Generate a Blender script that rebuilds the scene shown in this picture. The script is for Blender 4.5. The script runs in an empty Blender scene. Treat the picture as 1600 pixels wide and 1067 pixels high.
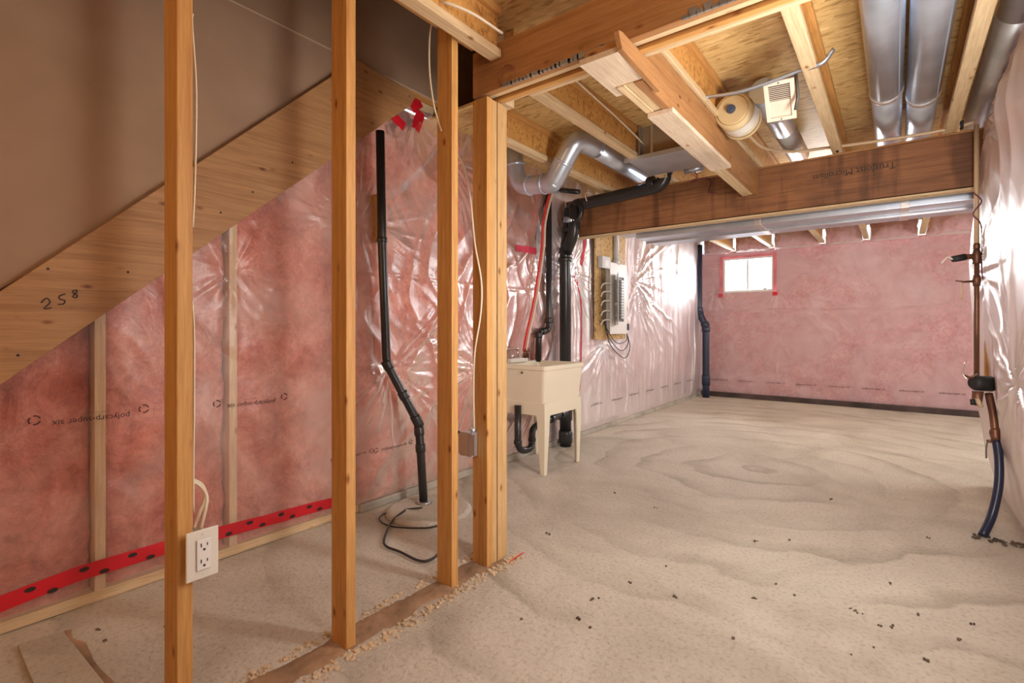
import bpy, bmesh, math, random
import numpy as np
from mathutils import Vector, Matrix
random.seed(7)
C = bpy.context.scene.collection
# ------------------------------------------------------------------ camera, world, lights, exposure
CH = 1.15; F = 780.0; PHI = math.atan2(600.0, F)
SN, CS = math.sin(PHI), math.cos(PHI)
cam = bpy.data.objects.new('camera', bpy.data.cameras.new('camera')); C.objects.link(cam)
cam.data.lens = F/1600*36; cam.data.sensor_width = 36; cam.data.clip_start = 0.02
cam.data.shift_y = -(533.5-512)/1600
cam.location = (0, 0, CH); cam.rotation_euler = (math.pi/2, 0, PHI)
bpy.context.scene.camera = cam
w = bpy.data.worlds.new('sky'); bpy.context.scene.world = w; w.use_nodes = True
w.node_tree.nodes['Background'].inputs[0].default_value = (0.86, 0.93, 1.0, 1)
w.node_tree.nodes['Background'].inputs[1].default_value = 3.0
vs = bpy.context.scene.view_settings
vs.view_transform = 'Standard'; vs.look = 'None'; vs.gamma = 1; vs.use_curve_mapping = False; vs.exposure = 0.12

def lamp(name, kind, loc, energy, color, size=0.1, size_y=None, target=None):
    l = bpy.data.lights.new(name, kind); l.energy = energy; l.color = color
    if kind == 'AREA':
        l.size = size
        if size_y: l.shape = 'RECTANGLE'; l.size_y = size_y
    elif kind == 'POINT': l.shadow_soft_size = size
    o = bpy.data.objects.new(name, l); C.objects.link(o); o.location = loc
    if target is not None:
        o.rotation_euler = (Vector(target)-Vector(loc)).to_track_quat('-Z', 'Y').to_euler()
    return o
lamp('bulb_behind', 'POINT', (0.25, -0.9, 2.15), 11, (1.0, 0.62, 0.34), 0.12)
lamp('bulb_stair', 'POINT', (-2.1, -1.1, 1.6), 20, (1.0, 0.62, 0.27), 0.10)
lamp('side_fill', 'AREA', (0.40, 2.05, 1.6), 42, (1.0, 0.97, 0.92), 0.35, 0.7, (-2.2, 3.1, 1.3))  # added fill out of view at right, brightens stud sides and film wall
lamp('up_fill', 'AREA', (0.33, 2.0, 0.5), 17, (1.0, 0.97, 0.92), 0.4, 0.4, (-0.6, 3.0, 2.4))  # added low fill aimed up at the joists and subfloor
lamp('floor_fill', 'AREA', (0.30, 0.9, 2.1), 17, (1.0, 0.98, 0.95), 0.4, 0.4, (0.1, 1.9, 0.0))  # added neutral fill above the near floor, out of view
lamp('window_daylight', 'AREA', (-1.95, 9.25, 2.05), 80, (0.93, 0.96, 1.0), 0.9, 0.6, (-1.9, 6.0, 0.6))
lamp('recess_fill', 'AREA', (2.45, 6.6, 1.7), 55, (0.96, 0.98, 1.0), 1.6, 1.0, (0.0, 6.3, 0.4))  # added area fill for the bright far floor; the recess has no window
lamp('far_fill', 'POINT', (-0.6, 6.0, 2.25), 38, (1.0, 0.95, 0.88), 0.15)  # added fill, hidden behind beam and trunk duct, brightens the far room

# ------------------------------------------------------------------ helpers
def U(px, py, X=None, Y=None, Z=None):
    """a point of the place on the plane X=, Y= or Z= seen at photo position px, py"""
    u = (px-800)/F; v = (512-py)/F
    d = (-SN+CS*u, CS+SN*u, v)
    if X is not None: t = X/d[0]
    elif Y is not None: t = Y/d[1]
    else: t = (Z-CH)/d[2]
    return Vector((d[0]*t, d[1]*t, CH+d[2]*t))
ROOT = {}
def tag(o, label=None, cat=None, group=None, kind=None):
    if label: o['label'] = label
    if cat: o['category'] = cat
    if group: o['group'] = group
    if kind: o['kind'] = kind
    return o
def empty(name, loc, label=None, cat=None, group=None, kind=None):
    o = bpy.data.objects.new(name, None); C.objects.link(o); o.location = loc
    ROOT[o.name] = Vector(loc); o.empty_display_size = 0.05
    return tag(o, label, cat, group, kind)
def link(name, bm, mat, parent=None, smooth=False):
    """bm holds world coordinates"""
    me = bpy.data.meshes.new(name)
    if parent is not None:
        loc = ROOT[parent.name]
    else:
        n = len(bm.verts)
        xs = [v.co for v in bm.verts]
        loc = Vector((sum(c.x for c in xs)/n, sum(c.y for c in xs)/n, min(c.z for c in xs)))
    for v in bm.verts: v.co -= loc
    bm.to_mesh(me); bm.free()
    for m in (mat if isinstance(mat, (list, tuple)) else [mat]): me.materials.append(m)
    if smooth is True:
        for p in me.polygons: p.use_smooth = True
    o = bpy.data.objects.new(name, me); C.objects.link(o)
    ROOT[o.name] = loc
    if parent is not None: o.parent = parent
    else: o.location = loc
    return o
def grid_obj(name, P, mat, parent=None, smooth=True, uv=None):
    """P: (n,m,3) numpy array of world points"""
    n, m, _ = P.shape
    loc = ROOT[parent.name] if parent is not None else Vector(P.reshape(-1, 3).mean(0))
    V = P.reshape(-1, 3)-np.array(loc)
    i = np.arange((n-1)*(m-1)); r = i//(m-1); c = i % (m-1); a = r*m+c
    Fc = np.stack([a, a+1, a+m+1, a+m], 1)
    me = bpy.data.meshes.new(name)
    me.vertices.add(len(V)); me.vertices.foreach_set('co', V.astype(np.float32).ravel())
    me.loops.add(len(Fc)*4); me.loops.foreach_set('vertex_index', Fc.astype(np.int32).ravel())
    me.polygons.add(len(Fc)); me.polygons.foreach_set('loop_start', np.arange(0, len(Fc)*4, 4, dtype=np.int32))
    me.update(); me.validate()
    if smooth: me.polygons.foreach_set('use_smooth', np.ones(len(Fc), dtype=bool))
    me.materials.append(mat)
    o = bpy.data.objects.new(name, me); C.objects.link(o); ROOT[o.name] = loc
    if parent is not None: o.parent = parent
    else: o.location = loc
    return o
def add_box(bm, x0, x1, y0, y1, z0, z1, bev=0.0, M=None):
    r = bmesh.ops.create_cube(bm, size=1.0)
    vsx = r['verts']
    for v in vsx:
        v.co = Vector(((x0+x1)/2+v.co.x*(x1-x0), (y0+y1)/2+v.co.y*(y1-y0), (z0+z1)/2+v.co.z*(z1-z0)))
    if bev:
        es = list({e for v in vsx for e in v.link_edges})
        rr = bmesh.ops.bevel(bm, geom=es, offset=bev, segments=2, affect='EDGES', profile=0.5)
        vsx = list({v for f in rr['faces'] for v in f.verts} | {v for v in vsx if v.is_valid})
    if M is not None:
        for v in vsx: v.co = M @ v.co
def box(name, x0, x1, y0, y1, z0, z1, mat, parent=None, bev=0.002, M=None):
    bm = bmesh.new(); add_box(bm, min(x0,x1), max(x0,x1), min(y0,y1), max(y0,y1), min(z0,z1), max(z0,z1), bev, M)
    return link(name, bm, mat, parent)
def smoothpts(pts, n=6):
    pts = [Vector(p) for p in pts]
    if len(pts) < 3: return pts
    out = []
    Q = [pts[0]*2-pts[1]]+pts+[pts[-1]*2-pts[-2]]
    for i in range(1, len(Q)-2):
        p0, p1, p2, p3 = Q[i-1:i+3]
        for k in range(n):
            t = k/n
            out.append(0.5*((2*p1)+(p2-p0)*t+(2*p0-5*p1+4*p2-p3)*t*t+(3*p1-p0-3*p2+p3)*t**3))
    out.append(pts[-1]); return out
def fillet(pts, r, n=5):
    pts = [Vector(p) for p in pts]; out = [pts[0]]
    for a, b, c in zip(pts, pts[1:], pts[2:]):
        d1 = (a-b); d2 = (c-b); rr = min(r, d1.length*0.45, d2.length*0.45)
        p = b+d1.normalized()*rr; q = b+d2.normalized()*rr
        for k in range(n+1):
            t = k/n; out.append(p*(1-t)**2+b*2*t*(1-t)+q*t*t)
    out.append(pts[-1]); return out
def add_tube(bm, pts, rad, seg=12, cap=True, sq=None):
    pts = [Vector(p) for p in pts]; rings = []
    t0 = (pts[1]-pts[0]).normalized()
    up = Vector((0, 0, 1)) if abs(t0.z) < 0.9 else Vector((1, 0, 0))
    nrm = (up-t0*up.dot(t0)).normalized()
    for i, p in enumerate(pts):
        if i == 0: t = t0
        elif i == len(pts)-1: t = (pts[-1]-pts[-2]).normalized()
        else: t = ((pts[i+1]-p).normalized()+(p-pts[i-1]).normalized()).normalized()
        nrm = (nrm-t*nrm.dot(t)).normalized(); b = t.cross(nrm)
        r = rad[i] if isinstance(rad, (list, tuple)) else rad
        rings.append([bm.verts.new(p+nrm*math.cos(2*math.pi*k/seg)*r+b*math.sin(2*math.pi*k/seg)*r*(sq or 1)) for k in range(seg)])
    for A, B in zip(rings, rings[1:]):
        for k in range(seg):
            f = bm.faces.new((A[k], A[(k+1) % seg], B[(k+1) % seg], B[k])); f.smooth = True
    if cap:
        bm.faces.new(list(reversed(rings[0]))); bm.faces.new(rings[-1])
def tube(name, pts, rad, mat, parent=None, seg=12, cap=True, sq=None):
    bm = bmesh.new(); add_tube(bm, pts, rad, seg, cap, sq)
    return link(name, bm, mat, parent)
def cable(name, pts, rad, mat, parent=None, sq=None, n=6):
    return tube(name, smoothpts(pts, n), rad, mat, parent, 8, True, sq)
def prism(name, poly, axis, a, b, mat, parent=None, bev=0.0):
    """poly: list of 2-D points in the plane across `axis`, extruded a..b"""
    bm = bmesh.new()
    def mk(p, t):
        return {'x': (t, p[0], p[1]), 'y': (p[0], t, p[1]), 'z': (p[0], p[1], t)}[axis]
    A = [bm.verts.new(mk(p, a)) for p in poly]; B = [bm.verts.new(mk(p, b)) for p in poly]
    bm.faces.new(A); bm.faces.new(list(reversed(B)))
    n = len(poly)
    for i in range(n): bm.faces.new((A[i], B[i], B[(i+1) % n], A[(i+1) % n]))
    bmesh.ops.recalc_face_normals(bm, faces=bm.faces)
    if bev: bmesh.ops.bevel(bm, geom=list(bm.edges), offset=bev, segments=2, affect='EDGES', profile=0.5)
    return link(name, bm, mat, parent)
# ---- noise in numpy
_rng = np.random.RandomState(3); _T = _rng.rand(256, 256)
def vn(x, y):
    xi = np.floor(x).astype(int); yi = np.floor(y).astype(int); fx = x-xi; fy = y-yi
    fx = fx*fx*(3-2*fx); fy = fy*fy*(3-2*fy)
    a = _T[xi & 255, yi & 255]; b = _T[(xi+1) & 255, yi & 255]; c = _T[xi & 255, (yi+1) & 255]; d = _T[(xi+1) & 255, (yi+1) & 255]
    return (a*(1-fx)+b*fx)*(1-fy)+(c*(1-fx)+d*fx)*fy
def ridge(n): return (1-np.abs(2*n-1))**2
def pinch(s, t, s0, t0, A, R, N=10, seed=0, amin=None, amax=None):
    ds = s-s0; dt = t-t0; r = np.hypot(ds, dt)+1e-6; th = np.arctan2(dt, ds)
    warp = 0.5*vn(s*4+seed, t*4)
    g = ridge(vn((th+math.pi)*N/2+seed*3.7+warp, r*1.5+seed*5.1))
    env = (1-np.exp(-r/0.06))*np.exp(-r/R)
    if amin is not None:
        c = (amin+amax)/2; hw = (amax-amin)/2
        dd = np.abs((th-c+math.pi) % (2*math.pi)-math.pi)
        env = env*np.clip((hw+0.35-dd)/0.35, 0, 1)
    return A*env*g-A*0.7*np.exp(-r/0.05)
# ---- node helpers
def newmat(name):
    m = bpy.data.materials.new(name); m.use_nodes = True; nt = m.node_tree
    return m, nt, nt.nodes['Principled BSDF'], nt.nodes['Material Output']
def N(nt, t, **kw):
    n = nt.nodes.new(t)
    for k, v in kw.items():
        if k in n.inputs: n.inputs[k].default_value = v
        else: setattr(n, k, v)
    return n
def L(nt, a, b): nt.links.new(a, b)
def ramp(nt, stops):
    r = nt.nodes.new('ShaderNodeValToRGB'); e = r.color_ramp.elements
    while len(e) < len(stops): e.new(0.5)
    for el, (p, c) in zip(e, stops): el.position = p; el.color = (*c, 1) if len(c) == 3 else c
    return r
def lin(r, g, b):
    f = lambda c: (c/255/12.92) if c/255 <= 0.04045 else ((c/255+0.055)/1.055)**2.4
    return (f(r), f(g), f(b))
def coords(nt, scale=(1, 1, 1), rand=True):
    tc = N(nt, 'ShaderNodeTexCoord'); mp = N(nt, 'ShaderNodeMapping'); mp.inputs['Scale'].default_value = scale
    if rand:
        oi = N(nt, 'ShaderNodeObjectInfo'); ad = N(nt, 'ShaderNodeVectorMath', operation='MULTIPLY_ADD')
        L(nt, oi.outputs['Random'], ad.inputs[0]); ad.inputs[1].default_value = (7.1, 5.3, 9.7); L(nt, tc.outputs['Object'], ad.inputs[2])
        L(nt, ad.outputs[0], mp.inputs[0])
    else: L(nt, tc.outputs['Object'], mp.inputs[0])
    return mp.outputs[0]
def mat_wood(name, axis, light, dark, rough=0.6, knots=True, dirt=0.0):
    m, nt, bs, out = newmat(name)
    sc = {'x': (1.0, 22, 22), 'y': (22, 1.0, 22), 'z': (22, 22, 1.0)}[axis]
    co = coords(nt, sc); co1 = coords(nt, (1, 1, 1))
    n1 = N(nt, 'ShaderNodeTexNoise', Scale=2.0, Detail=6.0, Roughness=0.6, Distortion=0.6); L(nt, co, n1.inputs['Vector'])
    r1 = ramp(nt, [(0.30, dark), (0.55, light), (0.8, tuple(min(1, c*1.12) for c in light))]); L(nt, n1.outputs[0], r1.inputs[0])
    col = r1.outputs[0]
    # fine grain lines
    wv = N(nt, 'ShaderNodeTexNoise', Scale=7.0, Detail=3.0, Roughness=0.7); L(nt, co, wv.inputs['Vector'])
    mx = N(nt, 'ShaderNodeMix', data_type='RGBA', blend_type='MULTIPLY'); rr = ramp(nt, [(0.35, (0.72, 0.66, 0.6)), (0.6, (1, 1, 1))])
    L(nt, wv.outputs[0], rr.inputs[0]); mx.inputs[0].default_value = 0.6; L(nt, col, mx.inputs[6]); L(nt, rr.outputs[0], mx.inputs[7]); col = mx.outputs[2]
    if knots:
        ks = {'x': (6.0, 13, 13), 'y': (13, 6.0, 13), 'z': (13, 13, 6.0)}[axis]
        ck = coords(nt, ks); vo = N(nt, 'ShaderNodeTexVoronoi', Scale=1.0, Randomness=1.0); L(nt, ck, vo.inputs['Vector'])
        rk = ramp(nt, [(0.045, (0.20, 0.09, 0.035)), (0.09, (0.68, 0.5, 0.36)), (0.16, (1, 1, 1))]); L(nt, vo.outputs['Distance'], rk.inputs[0])
        mk = N(nt, 'ShaderNodeMix', data_type='RGBA', blend_type='MULTIPLY'); mk.inputs[0].default_value = 0.85
        L(nt, col, mk.inputs[6]); L(nt, rk.outputs[0], mk.inputs[7]); col = mk.outputs[2]
    if dirt:
        nd = N(nt, 'ShaderNodeTexNoise', Scale=3.0, Detail=5.0); L(nt, co1, nd.inputs['Vector'])
        rd = ramp(nt, [(0.45, (1, 1, 1)), (0.7, (0.45, 0.42, 0.4))]); L(nt, nd.outputs[0], rd.inputs[0])
        md = N(nt, 'ShaderNodeMix', data_type='RGBA', blend_type='MULTIPLY'); md.inputs[0].default_value = dirt
        L(nt, col, md.inputs[6]); L(nt, rd.outputs[0], md.inputs[7]); col = md.outputs[2]
    L(nt, col, bs.inputs['Base Color']); bs.inputs['Roughness'].default_value = rough
    bp = N(nt, 'ShaderNodeBump', Strength=0.15, Distance=0.004); L(nt, wv.outputs[0], bp.inputs['Height']); L(nt, bp.outputs[0], bs.inputs['Normal'])
    return m
SPR_L = (0.64, 0.34, 0.105); SPR_D = (0.50, 0.235, 0.062)
wood = {a: mat_wood('spruce_'+a, a, SPR_L, SPR_D) for a in 'xyz'}
pale = {a: mat_wood('pale_spruce_'+a, a, (0.74, 0.565, 0.34), (0.63, 0.43, 0.23)) for a in 'xyz'}
beamw = {a: mat_wood('stained_beam_'+a, a, (0.32, 0.135, 0.052), (0.19, 0.075, 0.028), knots=False, dirt=0.75) for a in 'xyz'}
plyw = mat_wood('bare_plywood', 'y', (0.74, 0.60, 0.45), (0.66, 0.50, 0.35), 0.8, True, 0.3)
plyz = mat_wood('post_spruce', 'z', (0.60, 0.385, 0.175), (0.50, 0.29, 0.11))
headw = {a: mat_wood('brown_board_'+a, a, (0.45, 0.225, 0.085), (0.35, 0.155, 0.055), dirt=0.25) for a in 'xyz'}
def add_bands(m):
    nt = m.node_tree; bs = nt.nodes['Principled BSDF']; src = bs.inputs['Base Color'].links[0].from_socket
    co = coords(nt, (6.0, 0.1, 0.7), False); n = N(nt, 'ShaderNodeTexNoise', Scale=1.3, Detail=3.0, Roughness=0.5); L(nt, co, n.inputs['Vector'])
    r = ramp(nt, [(0.36, (0.42, 0.38, 0.36)), (0.47, (1, 1, 1))]); L(nt, n.outputs[0], r.inputs[0])
    x = N(nt, 'ShaderNodeMix', data_type='RGBA', blend_type='MULTIPLY'); x.inputs[0].default_value = 0.8
    L(nt, src, x.inputs[6]); L(nt, r.outputs[0], x.inputs[7]); L(nt, x.outputs[2], bs.inputs['Base Color'])
add_bands(beamw['x'])
def mat_osb(name, base=(0.68, 0.46, 0.19), dark=(0.42, 0.24, 0.08), ax='z'):
    m, nt, bs, out = newmat(name)
    cols = []
    for k, (rot, sc) in enumerate([((0.3, 0.2, 0.4), 1.0), ((0.9, -0.4, 1.7), 1.3)]):
        tc = N(nt, 'ShaderNodeTexCoord'); mp = N(nt, 'ShaderNodeMapping'); mp.inputs['Rotation'].default_value = rot
        mp.inputs['Scale'].default_value = (14*sc, 55*sc, 40*sc); L(nt, tc.outputs['Object'], mp.inputs[0])
        nz = N(nt, 'ShaderNodeTexNoise', Scale=0.6, Detail=2.0); L(nt, mp.outputs[0], nz.inputs['Vector'])
        va = N(nt, 'ShaderNodeVectorMath', operation='MULTIPLY_ADD'); L(nt, nz.outputs['Color'], va.inputs[0]); va.inputs[1].default_value = (1.2,)*3; L(nt, mp.outputs[0], va.inputs[2])
        vo = N(nt, 'ShaderNodeTexVoronoi', Scale=1.0); L(nt, va.outputs[0], vo.inputs['Vector'])
        sx = N(nt, 'ShaderNodeSeparateColor'); L(nt, vo.outputs['Color'], sx.inputs[0]); cols.append(sx.outputs[0])
    ma = N(nt, 'ShaderNodeMath', operation='ADD'); L(nt, cols[0], ma.inputs[0]); L(nt, cols[1], ma.inputs[1])
    mh = N(nt, 'ShaderNodeMath', operation='MULTIPLY'); L(nt, ma.outputs[0], mh.inputs[0]); mh.inputs[1].default_value = 0.5
    rp = ramp(nt, [(0.12, dark), (0.4, base), (0.75, tuple(c*1.05 for c in base)), (0.95, (base[0]*1.25, base[1]*1.35, base[2]*1.6))])
    L(nt, mh.outputs[0], rp.inputs[0]); L(nt, rp.outputs[0], bs.inputs['Base Color']); bs.inputs['Roughness'].default_value = 0.55
    bp = N(nt, 'ShaderNodeBump', Strength=0.25, Distance=0.003); L(nt, mh.outputs[0], bp.inputs['Height']); L(nt, bp.outputs[0], bs.inputs['Normal'])
    return m
osb = mat_osb('osb'); osb_web = mat_osb('osb_web', (0.62, 0.32, 0.09), (0.38, 0.16, 0.04)); osb_board = mat_osb('osb_board', (0.58, 0.37, 0.15), (0.3, 0.15, 0.05))
def mat_plain(name, col, rough=0.5, metal=0.0, bump=0.0, bscale=60, var=0.0, spec=0.5, trans=0.0):
    m, nt, bs, out = newmat(name)
    bs.inputs['Base Color'].default_value = (*col, 1); bs.inputs['Roughness'].default_value = rough; bs.inputs['Metallic'].default_value = metal
    bs.inputs['Specular IOR Level'].default_value = spec
    co = coords(nt)
    nz = N(nt, 'ShaderNodeTexNoise', Scale=bscale, Detail=4.0); L(nt, co, nz.inputs['Vector'])
    if var:
        n2 = N(nt, 'ShaderNodeTexNoise', Scale=5.0, Detail=4.0); L(nt, co, n2.inputs['Vector'])
        r = ramp(nt, [(0.3, tuple(c*(1-var) for c in col)), (0.7, tuple(min(1, c*(1+var)) for c in col))]); L(nt, n2.outputs[0], r.inputs[0]); L(nt, r.outputs[0], bs.inputs['Base Color'])
    if bump:
        bp = N(nt, 'ShaderNodeBump', Strength=bump, Distance=0.003); L(nt, nz.outputs[0], bp.inputs['Height']); L(nt, bp.outputs[0], bs.inputs['Normal'])
    return m
gyp = mat_plain('brown_gypsum_paper', (0.37, 0.245, 0.16), 0.85, 0, 0.15, 120, 0.06)
galv = mat_plain('galvanised_steel', (0.60, 0.68, 0.80), 0.34, 0.8, 0.05, 12, 0.12)
galv_dull = mat_plain('dull_galvanised', (0.55, 0.57, 0.6), 0.38, 0.9, 0.1, 30, 0.15)
foil = mat_plain('foil_tape', (0.75, 0.72, 0.72), 0.35, 0.8, 0.6, 90)
black_abs = mat_plain('black_pipe', (0.022, 0.021, 0.022), 0.28, 0, 0.05, 30, 0.1)
white_pl = mat_plain('white_plastic', (0.78, 0.74, 0.66), 0.4)
tub_pl = mat_plain('cream_plastic', (0.80, 0.72, 0.56), 0.45, 0, 0.05, 200)
cab_w = mat_plain('white_cable', (0.78, 0.68, 0.52), 0.45)
cab_k = mat_plain('black_cable', (0.03, 0.028, 0.03), 0.45)
cab_p = mat_plain('purple_wire', (0.16, 0.03, 0.06), 0.5)
redp = mat_plain('red_pipe', (0.62, 0.035, 0.02), 0.35)
clearp = mat_plain('pale_pipe', (0.72, 0.55, 0.45), 0.35)
chrome = mat_plain('chrome', (0.75, 0.75, 0.76), 0.15, 1.0)
brass = mat_plain('aged_copper', (0.19, 0.085, 0.05), 0.4, 0.5, 0.2, 50, 0.3)
beigep = mat_plain('beige_pipe', (0.62, 0.45, 0.28), 0.4)
bluehose = mat_plain('dark_blue_pipe', (0.018, 0.025, 0.06), 0.3)
blue_v = mat_plain('blue_plastic', (0.02, 0.05, 0.25), 0.3)
redtape = mat_plain('red_tape', (0.62, 0.012, 0.025), 0.38, 0, 0.3, 40, 0.15)
pinktape = mat_plain('pinkish_red_tape', (0.60, 0.05, 0.09), 0.3, 0, 0.4, 60, 0.25)
ink = mat_plain('black_ink', (0.03, 0.02, 0.025), 0.6)
darkink = mat_plain('brown_ink', (0.035, 0.018, 0.012), 0.7)
grey_metal = mat_plain('grey_enamel', (0.60, 0.61, 0.62), 0.4, 0.0)
dark_metal = mat_plain('dark_grey', (0.12, 0.11, 0.10), 0.5)
white_en = mat_plain('white_enamel', (0.82, 0.80, 0.77), 0.35)
rubber = mat_plain('black_rubber', (0.015, 0.015, 0.016), 0.6)
conc = mat_plain('concrete_curb', (0.42, 0.38, 0.32), 0.9, 0, 0.8, 25, 0.25)
darkbase = mat_plain('dark_footing', (0.07, 0.045, 0.04), 0.8, 0, 0.5, 30, 0.4)
dirt = mat_plain('brown_mortar_dirt', (0.33, 0.20, 0.115), 0.95, 0, 1.0, 60, 0.45)
crumb = mat_plain('crumbs', (0.12, 0.085, 0.06), 0.95, 0, 0.5, 80, 0.4)
mortar = mat_plain('pale_mortar', (0.58, 0.43, 0.28), 0.95, 0, 1.0, 60, 0.2)
cardb = mat_plain('brown_cardboard', (0.40, 0.30, 0.19), 0.8, 0, 0.1, 40, 0.1)
drumtop = mat_plain('tan_drum', (0.60, 0.45, 0.24), 0.5)
bluehub = mat_plain('blue_grey_hub', (0.05, 0.07, 0.12), 0.4)

def mat_insul(name, c1, c2, c3):
    m, nt, bs, out = newmat(name); co = coords(nt, rand=False)
    n1 = N(nt, 'ShaderNodeTexNoise', Scale=6.0, Detail=10.0, Roughness=0.66, Distortion=0.5); L(nt, co, n1.inputs['Vector'])
    r = ramp(nt, [(0.28, c1), (0.5, c2), (0.68, c3)]); L(nt, n1.outputs[0], r.inputs[0])
    n3 = N(nt, 'ShaderNodeTexNoise', Scale=26.0, Detail=8.0, Roughness=0.7, Distortion=1.0); L(nt, co, n3.inputs['Vector'])
    r3 = ramp(nt, [(0.36, (0.66, 0.56, 0.54)), (0.56, (1, 1, 1))]); L(nt, n3.outputs[0], r3.inputs[0])
    m3 = N(nt, 'ShaderNodeMix', data_type='RGBA', blend_type='MULTIPLY'); m3.inputs[0].default_value = 0.75
    L(nt, r.outputs[0], m3.inputs[6]); L(nt, r3.outputs[0], m3.inputs[7]); L(nt, m3.outputs[2], bs.inputs['Base Color'])
    bs.inputs['Roughness'].default_value = 0.95
    bp = N(nt, 'ShaderNodeBump', Strength=0.9, Distance=0.03); L(nt, n1.outputs[0], bp.inputs['Height']); L(nt, bp.outputs[0], bs.inputs['Normal'])
    return m
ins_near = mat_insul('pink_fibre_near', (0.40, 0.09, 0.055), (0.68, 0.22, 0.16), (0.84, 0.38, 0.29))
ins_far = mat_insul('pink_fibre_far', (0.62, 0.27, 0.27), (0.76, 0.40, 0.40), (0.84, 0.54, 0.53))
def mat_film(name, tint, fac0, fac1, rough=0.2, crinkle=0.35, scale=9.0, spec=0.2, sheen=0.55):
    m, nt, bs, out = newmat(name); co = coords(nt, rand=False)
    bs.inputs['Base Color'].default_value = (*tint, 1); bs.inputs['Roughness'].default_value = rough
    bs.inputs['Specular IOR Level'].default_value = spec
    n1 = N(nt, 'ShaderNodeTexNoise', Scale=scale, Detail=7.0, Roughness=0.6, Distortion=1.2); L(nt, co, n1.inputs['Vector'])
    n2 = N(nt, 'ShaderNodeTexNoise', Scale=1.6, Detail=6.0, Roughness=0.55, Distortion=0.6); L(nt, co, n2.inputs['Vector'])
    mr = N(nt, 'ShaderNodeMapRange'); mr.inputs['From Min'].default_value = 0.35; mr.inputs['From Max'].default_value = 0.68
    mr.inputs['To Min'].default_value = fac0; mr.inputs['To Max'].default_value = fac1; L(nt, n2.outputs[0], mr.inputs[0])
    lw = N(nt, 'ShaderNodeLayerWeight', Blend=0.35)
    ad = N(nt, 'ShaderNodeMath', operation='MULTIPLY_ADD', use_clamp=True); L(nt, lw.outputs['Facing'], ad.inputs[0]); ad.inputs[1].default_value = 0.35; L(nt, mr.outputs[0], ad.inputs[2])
    tr = N(nt, 'ShaderNodeBsdfTransparent'); mx = N(nt, 'ShaderNodeMixShader')
    L(nt, ad.outputs[0], mx.inputs[0]); L(nt, tr.outputs[0], mx.inputs[1]); L(nt, bs.outputs[0], mx.inputs[2])
    gl = N(nt, 'ShaderNodeBsdfGlossy', Roughness=rough); gl.inputs['Color'].default_value = (1, 1, 1, 1)
    fr = N(nt, 'ShaderNodeFresnel', IOR=1.4); fs = N(nt, 'ShaderNodeMath', operation='MULTIPLY'); fs.inputs[1].default_value = sheen; L(nt, fr.outputs[0], fs.inputs[0])
    mx2 = N(nt, 'ShaderNodeMixShader'); L(nt, fs.outputs[0], mx2.inputs[0]); L(nt, mx.outputs[0], mx2.inputs[1]); L(nt, gl.outputs[0], mx2.inputs[2])
    bp = N(nt, 'ShaderNodeBump', Strength=crinkle, Distance=0.012); L(nt, n1.outputs[0], bp.inputs['Height'])
    for n in (bs, gl, fr): L(nt, bp.outputs[0], n.inputs['Normal'])
    L(nt, mx2.outputs[0], out.inputs['Surface'])
    return m
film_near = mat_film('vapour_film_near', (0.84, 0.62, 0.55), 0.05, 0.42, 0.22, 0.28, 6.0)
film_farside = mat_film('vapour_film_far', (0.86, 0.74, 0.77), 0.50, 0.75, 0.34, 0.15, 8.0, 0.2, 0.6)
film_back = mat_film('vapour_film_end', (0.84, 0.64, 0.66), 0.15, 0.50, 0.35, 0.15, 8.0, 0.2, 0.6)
film_right = mat_film('vapour_film_right', (0.70, 0.58, 0.56), 0.75, 0.92, 0.38, 0.12, 4.0, 0.15, 0.35)

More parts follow.
